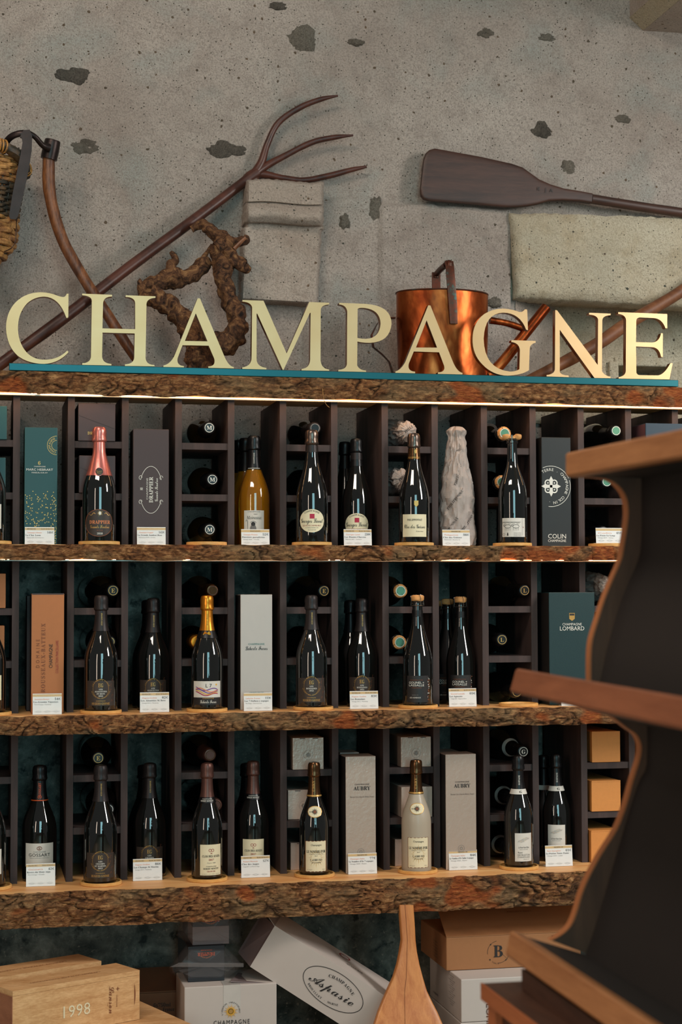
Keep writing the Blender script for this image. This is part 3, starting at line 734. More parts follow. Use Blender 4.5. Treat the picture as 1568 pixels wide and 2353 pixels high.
part('stakes', mb, 'wicker_dark', BK, kind='stuff')
rim = [(-60, 322, .10), (-20, 326, .105), (8, 336, .115), (36, 352, .135), (54, 376, .17), (60, 396, .215), (50, 400, .27), (0, 370, .31), (-60, 350, .325), (-130, 345, .30), (-170, 345, .22), (-130, 330, .12)]
mb = MB(); mb.tube(T(rim), .0145, 10, 4, .15, 60, 1, True, up=(0, 0, 1)); part('rim', mb, 'wicker_dark', BK)
mb = MB()
rp = T(rim)
for seg_, k in ((1, .15), (1, .4), (1, .62), (1, .85), (2, .05), (4, .5), (4, .75)):
    p = rp[seg_].lerp(rp[seg_+1], k); d = (rp[seg_+1]-rp[seg_]).normalized(); a = d.cross(Vector((0, 0, 1))).normalized(); b = d.cross(a)
    mb.tube([p+a*.0165*cos(q)+b*.0165*sin(q)+d*.004*sin(q) for q in [2*pi*j/14 for j in range(14)]], .0026, 6, 1, 0, 1, 1, True, up=tuple(d))
part('binding', mb, 'binding', BK)
mb = MB(); mb.tube(T([(38, 500, .16), (37, 530, .155), (35, 555, .15), (26, 570, .15), (10, 578, .14)]), [.0012]*5, 5, 4); part('wire', mb, 'iron', BK)
# vine stump ----------------------------------------------------------
VN = thing('vine_stump', 'gnarled old grapevine stump standing behind the letters H and A', 'vine', tuple(P(460, 862, .12)))
mb = MB()
def br(pts, y0, y1, rads, amp=.28):
    n = len(pts); mb.tube([P(x, y, y0+(y1-y0)*i/(n-1)) for i, (x, y) in enumerate(pts)], [r*1.24e-3 for r in rads], 30, 12, amp, 34, 1, up=(.3, 1, .2), twist=.05)
br([(457, 868), (461, 832), (459, 806), (453, 788)], .12, .13, [36, 31, 28, 24], .3)
br([(458, 800), (441, 772), (424, 738), (396, 708), (366, 690), (342, 682), (334, 672)], .13, .17, [24, 22, 24, 24, 21, 20, 14])
br([(330, 676), (342, 655), (368, 648), (396, 638), (424, 640), (450, 627), (470, 606), (478, 596)], .17, .22, [12, 15, 20, 23, 18, 17, 17, 8])
br([(462, 612), (468, 592), (480, 574), (487, 562)], .20, .21, [10, 6, 4, 3.2], .15)
br([(398, 632), (392, 610), (402, 598), (398, 586), (392, 579)], .19, .20, [17, 12, 9, 6, 4], .3)
br([(334, 676), (327, 662), (322, 650), (322, 640)], .16, .16, [13, 11, 7, 2], .2)
br([(372, 668), (362, 676), (346, 672)], .15, .15, [16, 20, 18], .3)
br([(470, 800), (505, 793), (532, 780), (546, 758), (545, 732), (533, 702), (521, 668), (514, 635), (510, 605), (511, 570), (512, 552)], .13, .21, [30, 28, 27, 23, 21, 20, 19, 22, 23, 24, 17])
br([(520, 560), (508, 546), (494, 538), (480, 524), (470, 515), (456, 519), (440, 527)], .21, .24, [20, 17, 14, 14, 11, 9, 8])
br([(500, 575), (520, 562), (545, 556), (562, 552), (567, 541)], .19, .19, [18, 19, 9, 11, 5])
br([(520, 574), (538, 596), (556, 610), (565, 615), (564, 606)], .18, .17, [16, 15, 14, 12, 7])
br([(452, 796), (455, 774), (446, 752), (434, 742)], .12, .13, [14, 15, 15, 12])
part('trunk', mb, 'vine_bark', VN)
mb = MB(); mb.tube(T([(538, 572, .17), (552, 558, .168), (565, 546, .166)]), [.006, .006, .005], 8, 3, .1, 40); part('stripped_twig', mb, 'hoe_wood', VN)
# copper can ------------------------------------------------------------
CY = .125; cc = P(1017, 800, CY); zt = P(1017, 676, CY).z; zb = ZT1
CN = thing('copper_watering_can', 'dented copper watering can with a strap handle standing behind the second letter A', 'can', (cc.x, CY, zb))
RX, RY = .1315, .082
dent = lambda a, z, i: .0035*noise.noise((cos(a)*2.2, sin(a)*2.2, z*11))
mb = MB(); n = 16; pr = [(1.0-.028*(1-i/n), zb+(zt-zb)*i/n) for i in range(n+1)]
vs = []
mb.lathe([(r*RX, z) for r, z in pr], 56, dent, (cc.x, CY), 1, RY/RX, caps=False)
mb.lathe([(RX*.97-.003, zb+.004), (RX-.003, zt-.001)], 56, None, (cc.x, CY), 1, RY/RX, caps=False); part('body', mb, 'copper', CN)
mb = MB(); mb.tube([(cc.x+RX*1.005*sin(q), CY-RY*1.005*cos(q), zt) for q in [2*pi*j/40 for j in range(40)]], .0022, 8, 1, 0, 1, 1, True, up=(0, 0, 1)); part('rim', mb, 'patina_copper', CN)
mb = MB(); lid = [(cc.x+RX*sin(q), CY-RY*cos(q), zt+.001) for q in [radians(-20+i*10) for i in range(20)]]; mb.prism(lid, (0, 0, .0015)); part('half_lid', mb, 'patina_copper', CN)
mb = MB(); sp_ = [(1043, 744, CY-RY-.004), (1041, 700, CY-RY-.005), (1037, 650, CY-RY-.004), (1034, 612, CY-RY+.002), (1032, 600, CY-RY+.012)]
w = .0125
mb.loft([(P(*p), (w*(1.0 if i else .9), 0, 0), (0, .0035, 0)) for i, p in enumerate(sp_)], 12, 6); part('strap', mb, 'patina_copper', CN, label='copper strap with dark green solder edges')
mb = MB(); mb.tube([P(1033, 612, CY-RY+.006), P(1031, 604, CY-RY+.02), Vector((P(1032, 606, CY-RY+.01).x+.004, CY+RY-.02, P(1032, 606, CY-RY+.01).z)), Vector((P(1032, 606, CY-RY+.01).x+.004, CY+RY-.006, P(1032, 606, CY-RY+.01).z-.012))], .0085, 12, 4); part('grip', mb, 'patina_copper', CN)
mb = MB(); xr = P(1032, 606, CY-RY+.01).x+.004; zr = P(1032, 606, CY-RY+.01).z; mb.box(xr-.0125, xr+.0125, CY+RY-.008, CY+RY-.003, zt-.03, zr+.004, .001); part('rear_strap', mb, 'patina_copper', CN)
mb = MB(); mb.loft([(P(x, y, CY), (0, .009, 0), d) for (x, y), d in zip([(908, 731), (890, 731), (868, 742), (854, 770), (858, 798), (878, 814), (895, 832), (903, 858)], [(0, 0, .0022), (.0008, 0, .002), (.0018, 0, .0015), (.0022, 0, 0), (.002, 0, -.001), (.001, 0, -.002), (.0018, 0, -.0016), (.0022, 0, 0)])], 10, 4); part('side_handle', mb, 'patina_copper', CN)
mb = MB(); mb.tube([P(1120, 862, CY), P(1150, 838, CY), P(1200, 776, CY), P(1256, 706, CY)], [.0165, .0155, .0150, .0155], 18, 5, .02, 20); part('spout', mb, 'copper', CN)
mb = MB(); mb.tube([P(1126, 736, CY), P(1166, 743, CY), P(1208, 757, CY)], [.0105, .0095, .0095], 14, 4, .04, 30); part('spout_stay', mb, 'copper', CN)
# dark paddle on the stones ----------------------------------------------
PD = thing('wooden_paddle', 'dark flat wooden paddle lying along the top of the wall stones', 'paddle', tuple(P(1100, 478, YW-.05)))
YP = YW-.048
def sec(x, cy, hw, th, Y=YP, a=.12):
    c = P(x, cy, Y); return (c, (0.12*hw*1.15e-3, 0, hw*1.15e-3), (0, th, 0))
mb = MB(); mb.loft([sec(970, 402, 44, .008), sec(973, 402, 56, .010), sec(980, 402, 64, .011), sec(992, 402, 68, .011), (sec(1100, 416, 62, .011)), sec(1170, 427, 57, .011), sec(1195, 431, 52, .011), sec(1215, 437, 43, .012), sec(1235, 442, 33, .012), sec(1262, 444, 22, .013), sec(1292, 448, 16, .013), sec(1330, 452, 13.5, .0135), sec(1358, 457, 13, .014)], 28, 5); part('blade', mb, 'paddle_wood', PD)
mb = MB(); mb.tube([P(1359, 457, YP), P(1460, 473, YP), P(1568, 489, YP), P(1680, 506, YP)], [.0145, .0145, .0145, .0145], 16, 4, .03, 10); part('handle', mb, 'paddle_wood', PD)
o = P(1254, 435, YP-.0145); pp = Print(flat(o, (1, 0, -.03), (0.03, 0, 1), (0, -1, 0))); pp.text('K', -.020, 0, .011, 'ink'); pp.text('J', 0, -.001, .011, 'ink'); pp.text('A', .018, -.002, .011, 'ink'); pp.done(PD, 'branded_letters')
ST = thing('wooden_stick', 'thick brown wooden tool shaft slanting up behind the letters N and E', 'stick', tuple(P(1225, 872, .13)))
mb = MB(); mb.tube(T([(1205, 878, .12), (1240, 862, .13), (1310, 826, .15), (1375, 790, .17), (1440, 745, .20), (1510, 704, .225), (1568, 668, .24), (1660, 600, .26)]), [.014, .016, .018, .019, .0195, .0185, .0175, .017], 16, 6, .06, 9); part('shaft', mb, 'stick_wood', ST)
TR = thing('metal_tray', 'small bright metal dish tucked in the wall hole behind the last letter', 'tray', tuple(P(1480, 868, .44)))
c = P(1480, 868, .45); mb = MB(); mb.box(c.x-.055, c.x+.055, .44, .50, NZ0+.001, NZ0+.030, .006); part('dish', mb, 'steel', TR)
mb = MB(); mb.tube([P(742, 893, -.05), P(743, 908, -.053), P(746, 922, -.052), P(752, 932, -.055), P(757, 936, -.05)], [.0008]*5, 5, 4)
TW = thing('straw', 'thin curl of dried straw dangling from the topmost shelf edge', 'straw', tuple(P(742, 893, -.05))); part('stem', mb, 'binding', TW)
# ================================================================== bottles
_BM = {}
def shared(key, name, mat, parent, fn):
    """build the mesh once, then reuse its data"""
    if key not in _BM:
        mb = MB(); fn(mb); o = part(name, mb, mat, parent); _BM[key] = o.data; return o
    o = bpy.data.objects.new(name, _BM[key]); COL.objects.link(o); o.parent = parent; return o
NECKF = {'std': [(.0, .86), (.004, .97), (.02, 1), (.42, 1), (.47, .975), (.52, .905), (.57, .79), (.62, .655), (.67, .52), (.71, .43), (.75, .385), (.80, .36), (.865, .345)],
         'slim': [(.0, .86), (.004, .97), (.02, 1), (.38, 1), (.44, .96), (.50, .87), (.56, .75), (.62, .62), (.68, .50), (.74, .42), (.80, .375), (.865, .35)]}
def neck_r(H, R, sh, z):
    pr = NECKF[sh]; t = z/H
    for (a, ra), (b, rb) in zip(pr, pr[1:]):
        if a <= t <= b: return R*(ra+(rb-ra)*(t-a)/(b-a))
    return R*pr[-1][1]
FOIL = {'pink': 'foil_pink', 'charcoal': 'foil_charcoal', 'black': 'foil_black', 'gold': 'foil_gold', 'copper': 'foil_copper', 'pewter': 'foil_pewter', 'bronze': 'foil_bronze'}
def bottle_parts(t, H, R, sh='std', glassm='dark_glass', foil='charcoal', foil_from=.69, bottom_color=None):
    def body(mb):
        z = [(R*r, H*q) for q, r in NECKF[sh]]
        # smooth the profile
        out = []
        for i in range(len(z)-1):
            a, b, c, d = z[max(i-1, 0)], z[i], z[i+1], z[min(i+2, len(z)-1)]
            k = 1 if i < 3 else 4
            for j in range(k):
                q = j/k; out.append((.5*((2*b[0])+(c[0]-a[0])*q+(2*a[0]-5*b[0]+4*c[0]-d[0])*q*q+(3*b[0]-a[0]-3*c[0]+d[0])*q**3), b[1]+(c[1]-b[1])*q))
        out.append(z[-1])
        if foil in ('cork', 'clip'): out += [(R*.34, H*.90), (R*.40, H*.905), (R*.40, H*.925), (R*.34, H*.93), (R*.36, H*.945)]
        else: out += [(R*.34, H*.93)]
        mb.lathe(out, 40)
    shared(('g', H, R, sh, glassm, foil in ('cork', 'clip')), 'glass_body', glassm, t, body)
    if foil == 'cork' or foil == 'clip':
        if foil == 'cork':
            shared(('ck', H, R), 'cork', 'cork', t, lambda mb: mb.lathe([(R*.30, H*.93), (R*.36, H*.945), (R*.43, H*.955), (R*.44, H*.985), (R*.36, H*.998), (R*.1, H)], 20, lambda a, z, i: .0005*sin(a*3+z*900)))
            def wr(mb):
                for k in range(4):
                    a = pi/2*k+.4; mb.tube([(R*.47*sin(a+da), -R*.47*cos(a+da), H*zz) for da, zz in ((0, .905), (.12, .94), (.1, .97), (.0, .99))]+[(R*.2*sin(a), -R*.2*cos(a), H*1.002)], .0007, 5, 3)
                mb.tube([(R*.45*sin(q), -R*.45*cos(q), H*.905) for q in [2*pi*j/20 for j in range(20)]], .0008, 5, 1, 0, 1, 1, True, up=(0, 0, 1))
            shared(('wr', H, R), 'wire_cage', 'wire', t, wr)
            shared(('nb', H, R), 'neck_band', 'foil_black', t, lambda mb: mb.lathe([(R*.375, H*.80), (R*.362, H*.862)], 28, None, caps=False))
        else:
            def ck(mb):
                for s_ in (-1, 1): mb.tube([(s_*R*.12, 0, H*.952), (s_*R*.30, 0, H*.958), (s_*R*.44, 0, H*.968), (s_*R*.48, 0, H*.985)], [R*.16, R*.22, R*.25, R*.17], 12, 3, .1, 200)
                mb.lathe([(R*.29, H*.94), (R*.26, H*.965)], 16)
            shared(('ck2', H, R), 'cork', 'cork', t, ck)
            shared(('cl', H, R), 'metal_clip', 'wire', t, lambda mb: (mb.box(-.0018, .0018, -R*.40-.001, -R*.40, H*.905, H*.975), mb.tube([(R*.43*sin(q), -R*.43*cos(q), H*.935) for q in [2*pi*j/20 for j in range(20)]], .0008, 5, 1, 0, 1, 1, True, up=(0, 0, 1))))
        return
    if foil_from < .80:
        shared(('fs', H, R, sh, foil, foil_from), 'foil_sleeve', FOIL[foil], t, lambda mb: mb.lathe([(neck_r(H, R, sh, H*foil_from)+.0009, H*foil_from), (neck_r(H, R, sh, H*(foil_from+.04))+.0011, H*(foil_from+.04)), (neck_r(H, R, sh, H*.77)+.0008, H*.77), (R*.365, H*.83), (R*.358, H*.868)], 32, None, caps=False))
    def crown(mb):
        def wob(a, z, i): return 0 if i < 2 or z > H*.985 else R*(.022*sin(a*14+z*300)*sin(pi*min(1, max(0, (z-H*.87)/(H*.1))))+.02*noise.noise((cos(a)*3, sin(a)*3, z*200)))
        mb.lathe([(R*.35, H*.862), (R*.37, H*.866), (R*.43, H*.874), (R*.44, H*.885), (R*.405, H*.905), (R*.405, H*.93), (R*.415, H*.955), (R*.40, H*.978), (R*.34, H*.993), (R*.15, H*1.0)], 40, wob)
    shared(('cr', H, R, foil), 'foil_crown', FOIL[foil], t, crown)
def cap_disc(t, H, R, ring='ink_white', face='foil_black', letter=None, ink=None):
    """printed plaque seen on the end of a lying bottle"""
    pr = Print(lambda x, z, k=0: (x, z, H*1.001+.0004*k)); pr.disc(0, 0, R*.30, R*.30, face, 20, 0)
    pr.ring(0, 0, R*.29, R*.29, R*.035, ring, n=24); 
    if letter: pr.text(letter, 0, 0, R*.26, ink or ring, 'b')
    pr.done(t, 'plaque')
def face_rot(X, Y): return -math.atan((X-CAM.x)/(Y-CAM.y))
ROWZ = {1: Z11, 2: Z21, 3: Z31}
COASTH = .0085
def bottle(row, px, ytop, Y, label, design=None, foil='charcoal', coaster=False, R=.0425, sh='std', g='dark_glass', ff=.69, group=None, kind='bottle', name='champagne_bottle'):
    z0 = ROWZ[row]+.0008+(COASTH*.55 if coaster else 0); X = XA(px, Y, z0+.15); H = P(px, ytop, Y).z-z0
    t = thing(name, label, kind, (X, Y, z0), face_rot(X, Y), group, True)
    H = round(H, 3)
    bottle_parts(t, H, R, sh, g, foil, ff)
    if design: design(t, H, R, sh)
    return t
def coaster(row, px, label, Y=-.052, w=.053, group=None):
    z0 = ROWZ[row]+.0004; X = XA(px, Y, z0)
    t = thing('coaster', label, 'coaster', (X, Y, z0), 0, group, True)
    shared(('co', w), 'disc', 'coaster_wood', t, lambda mb: mb.lathe([(w-.001, 0), (w, .001), (w, COASTH-.001), (w-.001, COASTH), (w-.004, COASTH), (w-.005, COASTH*.5), (.001, COASTH*.5)], 48))
    return t
def lab(t, R, x0, x1, z0, z1, mat, name='label', f=None, lift=0, n=14):
    mb = MB(); f = f or curved(R); o = []; fs = []
    for i in range(n+1):
        x = x0+(x1-x0)*i/n; o += [f(x, z0, lift), f(x, z1, lift)]
    for i in range(n): fs.append((2*i, 2*i+2, 2*i+3, 2*i+1))
    mb.add(o, fs); mb.recalc = False; mb.smooth = True; return part(name, mb, mat, t)
def necklab(t, H, R, sh, z0, z1, mat, name='neck_label', d=.0012):
    mb = MB(); mb.lathe([(neck_r(H, R, sh, z0)+d, z0), (neck_r(H, R, sh, (z0+z1)/2)+d, (z0+z1)/2), (neck_r(H, R, sh, z1)+d, z1)], 32, None, caps=False); return part(name, mb, mat, t)
def vert_neck(t, H, R, s, zc, cap, ink, k='n', x=0, w=None):
    pr = Print(curved(R*.375+.0012)); pr.text(s, x, zc, cap, ink, k, w, rot=pi/2); pr.done(t, 'neck_print')
# ---- designs (x right of the axis, z above the base, in photo pixels * U)
def d_drappier(t, H, R, sh):
    u = U; mb = MB(); o = []; fs = []; f = curved(R)
    for nm, k, mt in (('label_border', 1.0, 'ink_brown'), ('label', .955, 'paper_dark')):
        q = Print(lambda x, z, l=0: f(x, z, l+(1 if k < 1 else 0))); q.oval_cloth(0, 44*u, 35*u*k, 31*u*k, mt, 0); q.done(t, nm)
    p = Print(f); p.text('DRAPPIER', 2*u, 46*u, 8*u, 'ink_orange', 'b', 48*u); p.text('Grande Sendree', 2*u, 36*u, 8*u, 'ink_gold', 's', 44*u); p.text('2018', 2*u, 20*u, 4*u, 'ink_white', 'b')
    p.sun(2*u, 66*u, 1*u, 8*u, 10, 'ink_gold', .8*u); p.disc(2*u, 66*u, 3*u, 4*u, 'ink_white', 10, 3)
    for s in (-1, 1): p.stroke([(2*u+s*(10+i*2)*u, (64+3*sin(i*.9))*u) for i in range(8)], 1.2*u, 'ink_gold')
    p.text('ROSE', 2*u, 27*u, 4*u, 'ink_brown', 'n'); p.done(t)
    r = neck_r(H, R, sh, H*.60)+.004; q = Print(curved(r)); q.oval_cloth(0, H*.605, 9*u, 9*u, 'paper_dark', 1); q.ring(0, H*.605, 9.5*u, 9.5*u, 1*u, 'foil_pink', n=24, lift=2); q.text('Grande', 0, H*.61, 3*u, 'ink_gold', 's'); q.text('Cuvee', 0, H*.595, 3*u, 'ink_gold', 's'); q.done(t, 'medallion')
def rect_label(x0, x1, z0, z1, mat, items, extra=None, border=None):
    def d(t, H, R, sh):
        u = U; lo = lab(t, R, x0*u, x1*u, z0*u, z1*u, mat)
        p = Print(curved(R)); xc = (x0+x1)/2
        if border:
            for a in ((x0, x1, z0, z0+1), (x0, x1, z1-1, z1), (x0, x0+1, z0, z1), (x1-1, x1, z0, z1)): p.rect(a[0]*u, a[1]*u, a[2]*u, a[3]*u, border, 1, 6)
        for s, x, z, cap, ink, k, w in items: p.text(s, (xc+x)*u, z*u, cap*u, ink, k, w*u if w else None)
        if extra: extra(p, xc, t, H, R, sh)
        p.done(lo)
    return d
def godme(name2, xc=0, flip=1):
    def ex(p, c, t, H, R, sh):
        u = U; cz = 52
        p.ring(c*u, (cz)*u, 18*u, 22*u, .5*u, 'ink_gold', n=36); p.arc('LES HAUTS LIEUX', c*u, cz*u, 20*u, 3*u, 'ink_gold', 90); p.arc('GRANDS DE CHAMPAGNE', c*u, cz*u, 21*u, 2.6*u, 'ink_gold', 270, flip=True)
        p.text('EG', c*u, 60*u, 9*u, 'ink_gold', 'b', 11*u)
        for i, s in enumerate(name2): p.text(s, c*u, (51-5*i)*u, 3.2*u, 'ink_white', 'b')
        p.text('HUGUES GODME', c*u, 19*u, 5*u, 'ink_gold', 'b', 41*u); p.text('CHAMPAGNE', c*u, 25*u, 2.4*u, 'ink_gold', 'n')
        for i in range(5): p.ring((c+26*flip+3*sin(i*2))*u, (24+i*12)*u, 2.2*u, 3.4*u, .6*u, 'ink_brown', 20*i, 200+20*i, 10)
        vert_neck(t, H, R, 'HUGUES GODME', H*.775, 3.2*u, 'ink_gold', 'b', 1.5*u, 37*u)
    return rect_label(-34, 34, 14, 70, 'paper_dark', [], ex)
def d_moineaux(t, H, R, sh):
    def ex(p, c, t, H, R, sh):
        u = U
        p.text('Moineaux', 0, 67*u, 8*u, 'ink', 'i', 36*u); p.text('MARY', 4*u, 75*u, 2.4*u, 'ink'); p.text('CHAMPAGNE', 0, 81*u, 3*u, 'ink_grey', 'n', 30*u)
        p.stroke([((-15)*u, 28*u), (-15*u, 58*u), (-16*u, 61*u), (-19*u, 61*u), (-19*u, 57*u)], 1*u, 'ink'); p.oval_cloth(-2*u, 52*u, 5*u, 5*u, 'ink'); p.oval_cloth(-2*u, 38*u, 8*u, 13*u, 'ink_grey')
        for i in range(-3, 4): p.stroke([((-2+i*1.5)*u, 50*u), ((-2+i*2.4)*u, 28*u)], .7*u, 'ink')
        p.ring(-2*u, 54*u, 7*u, 5*u, .8*u, 'ink', 0, 180, 12)
        vert_neck(t, H, R, 'CHAMPAGNE', H*.79, 3*u, 'ink_white'); q = Print(curved(neck_r(H, R, sh, H*.70)+.0014)); q.rect(-16*u, 16*u, H*.697, H*.701, 'ink_white', 1, 10); q.done(t, 'neck_print')
    rect_label(-25, 25, 10, 84, 'paper_white', [], ex)(t, H, R, sh)
def d_laval(t, H, R, sh):
    u = U; f = curved(R); q = Print(f); q.oval_cloth(0, 52*u, 31*u, 27*u, 'paper_cream', 0, 32); q.done(t, 'label')
    p = Print(f); p.arc('CHAMPAGNE', 0, 42*u, 33*u, 4*u, 'ink', 90, 7.5); p.rect(-5*u, 6*u, 57*u, 68*u, 'ink_crimson'); p.text('Georges Laval', 0, 53*u, 11*u, 'ink', 's', 54*u)
    p.text('LES HAUTES CHEVRES BRUT', 0, 41*u, 3*u, 'ink_red', 'n', 44*u); p.text('CUMIERES PREMIER CRU', 0, 36*u, 2*u, 'ink_grey'); p.text('BRUT NATURE', 0, 31*u, 2*u, 'ink_grey'); p.done(t)
    if H > .26: necklab(t, H, R, sh, H*.80, H*.862, 'foil_charcoal', 'neck_band', .0016)
def d_philip(t, H, R, sh):
    def ex(p, c, t, H, R, sh):
        u = U; p.rect(-28*u, 31*u, 17*u, 28*u, 'ink_yellow', 1, 8) if False else None
        p.poly([(-4*u, 112*u), (6*u, 112*u), (6*u, 103*u), (1*u, 98*u), (-4*u, 103*u)], 'ink_gold')
    rect_label(-30, 32, 16, 69, 'paper_cream', [('PHILIPPONNAT', 0, 56, 4.5, 'ink', 'b', 36), ('Clos des Goisses', 0, 41, 10, 'ink', 's', 52), ('Extra brut', 12, 29, 3, 'ink', 'i', None)], None)(t, H, R, sh)
    u = U; q = Print(curved(neck_r(H, R, sh, 100*u)+.0014)); q.poly([(0, 101*u), (10*u, 101*u), (10*u, 91*u), (5*u, 86*u), (0, 91*u)], 'ink_gold', 2); q.done(t, 'crest')
    necklab(t, H, R, sh, H*.76, H*.86, 'foil_bronze', 'neck_band', .0014); q = Print(curved(R*.385+.0016)); q.text('PHILIPPONNAT', 0, H*.775, 4*u, 'ink_gold', 'b', 30*u); q.disc(4*u, H*.83, 3*u, 5*u, 'ink_gold'); q.done(t, 'neck_print')
def d_sheep(t, H, R, sh):
    def ex(p, c, t, H, R, sh):
        u = U
        for j, xx in enumerate((-12, 8)):
            for k in range(4): p.stroke([((xx-6+4*k)*u, 39*u), ((xx-6.5+4*k)*u, 32*u)], .9*u, 'ink')
            p.ring(xx*u, 42*u, 8*u, 4.5*u, .9*u, 'ink', n=16); p.ring((xx-9)*u, 44*u, 2.6*u, 2.6*u, .9*u, 'ink', n=8)
        for i in range(16): p.stroke([((-26+i*2.7)*u, 52*u), ((-24.5+i*2.7)*u, (48+2*sin(i*1.7))*u)], 1*u, 'ink')
        p.rect(-28*u, 20*u, 52*u, 52.8*u, 'ink', 1, 8); p.rect(24*u, 24.5*u, 20*u, 62*u, 'ink_grey')
        p.ring(-22*u, 23*u, 3*u, 3*u, .6*u, 'ink', n=12); p.poly([(-14*u, 20*u), (-10*u, 20*u), (-11*u, 27*u), (-13*u, 27*u)], 'ink')
        for i in range(4): p.text('Champagne biologique', 12*u, (27-2.6*i)*u, 1.5*u, 'ink_grey')
        p.text('+', 27*u, 40*u, 5*u, 'ink_red', 'b')
    rect_label(-27, 34, 17, 62, 'paper_white', [], ex)(t, H, R, sh)
def d_laherte(t, H, R, sh):
    def ex(p, c, t, H, R, sh):
        u = U; p.rect(-35*u, 35*u, 12*u, 29*u, 'paper_black', 1, 12); p.text('Laherte Freres', 3*u, 20*u, 8*u, 'ink_white', 's', 38*u); p.text('CHAMPAGNE', 3*u, 27*u, 2.6*u, 'ink_gold', 'n', 26*u)
        for k, (ink, dz, ph) in enumerate((('ink_orange', 6, 0), ('ink_purple', 3, .5), ('ink_yellow', 0, 1), ('ink_crimson', -3, 1.5), ('ink_purple', 8, 2))):
            p.stroke([((-28+i*4.2)*u, (42+dz+3.5*sin(i*.55+ph)-i*.35)*u) for i in range(14)], 2.0*u, ink)
        p.text('L 7', 4*u, 56*u, 8*u, 'ink', 'n'); p.disc(22*u, 58*u, 2.2*u, 2.2*u, 'ink_yellow')
        q = Print(curved(neck_r(H, R, sh, H*.66)+.0014)); q.poly([(-8*u, H*.63), (8*u, H*.63), (9*u, H*.66), (5*u, H*.685), (0, H*.67), (-5*u, H*.685), (-9*u, H*.66)], 'foil_gold', 2); q.done(t, 'crest')
    rect_label(-35, 35, 12, 66, 'paper_white', [], ex)(t, H, R, sh); necklab(t, H, R, sh, H*.625, H*.69, 'foil_black', 'neck_band', .0014)
    vert_neck(t, H, R, 'Laherte Freres', H*.775, 4*U, 'ink_brown', 's', 0, 32*U)
def d_gounel(t, H, R, sh):
    def ex(p, c, t, H, R, sh):
        u = U
        for i in range(26): p.rect((c+24+random.uniform(0, 6))*u, (c+25+random.uniform(0, 6))*u, (13+i*2.2)*u, (14.4+i*2.2)*u, random.choice(['ink_brown', 'ink_white', 'ink_brown']), 2)
    rect_label(-27, 27, 10, 72, 'paper_black', [('CHAMPAGNE', -3, 62, 2.5, 'ink_brown', 'n', 30), ('GOUNEL +', -3, 56, 5, 'ink_white', 'n', 36), ('LASSALLE', -3, 50, 5, 'ink_white', 'n', 36), ('VINE:RIDES', -3, 44, 2.6, 'ink_brown', 'n', 24), ('LES AGNEAUX', -6, 21, 3, 'ink_white', 'n', 26), ('PREMIER CRU', -6, 27, 1.8, 'ink_grey', 'n', None)], ex)(t, H, R, sh)
def d_gossart(t, H, R, sh):
    def ex(p, c, t, H, R, sh):
        u = U; p.ring(0, 76*u, 6*u, 4.5*u, 1.3*u, 'ink_brown', n=16); p.text('S', 0, 76*u, 6*u, 'ink_brown', 'b')
        q = Print(curved(R*.42+.001)); q.text('GOSSART', 0, H*.79, 5.5*u, 'ink_flame', 'b', 30*u, rot=pi/2); q.ring(0, H*.725, 4.5*u, 4*u, 1*u, 'ink_flame', n=14); q.text('S', 0, H*.725, 5*u, 'ink_flame', 'b'); q.done(t, 'neck_print')
        necklab(t, H, R, sh, H*.692, H*.70, 'ink_flame', 'neck_ring', .0018)
    rect_label(-35, 35, 34, 87, 'paper_white', [('CHAMPAGNE', 0, 68, 3, 'ink_grey', 'n', 28), ('GOSSART', 0, 61, 7, 'ink', 'n', 50), ('MAISON FAMILIALE A CHOUILLY', 0, 54, 2, 'ink_grey', 'n', 46)], ex)(t, H, R, sh)
def d_moncuit(x0=-16, x1=36):
    def d(t, H, R, sh):
        def ex(p, c, t, H, R, sh):
            u = U; p.ring((c-3)*u, 67*u, 3.5*u, 3.5*u, 1*u, 'ink_red', n=12); p.ring((c+3)*u, 67*u, 3.5*u, 3.5*u, 1*u, 'ink_red', n=12); p.text('m', c*u, 61*u, 3.6*u, 'ink_red', 'b')
            q = Print(curved(neck_r(H, R, sh, H*.675)+.0018)); q.text('CHAMPAGNE', 0, H*.692, 2.4*u, 'ink_white', 'n', 22*u); q.text('ROBERT MONCUIT', 0, H*.675, 3.6*u, 'ink_white', 'b', 30*u); q.done(t, 'neck_print')
        rect_label(x0, x1, 11, 80, 'paper_cream', [('CLOS DES AUGES', 0, 54, 5, 'ink', 'b', 42), ('2017', 0, 46, 4, 'ink_red', 'b', None), ('Depuis 1889', 0, 39, 2.6, 'ink_grey', 'i', 20), ('CHAMPAGNE', 0, 31, 2.4, 'ink', 'n', 24), ('ROBERT MONCUIT', 0, 26, 3.8, 'ink', 'b', 36), ('GRAND CRU', 0, 20, 3, 'ink_red', 'b', 20), ('LE MESNIL SUR OGER   FRANCE', 0, 14, 1.4, 'ink_grey', 'n', 44)], ex)(t, H, R, sh)
        necklab(t, H, R, sh, H*.655, H*.705, 'foil_black', 'neck_band', .0015)
    return d
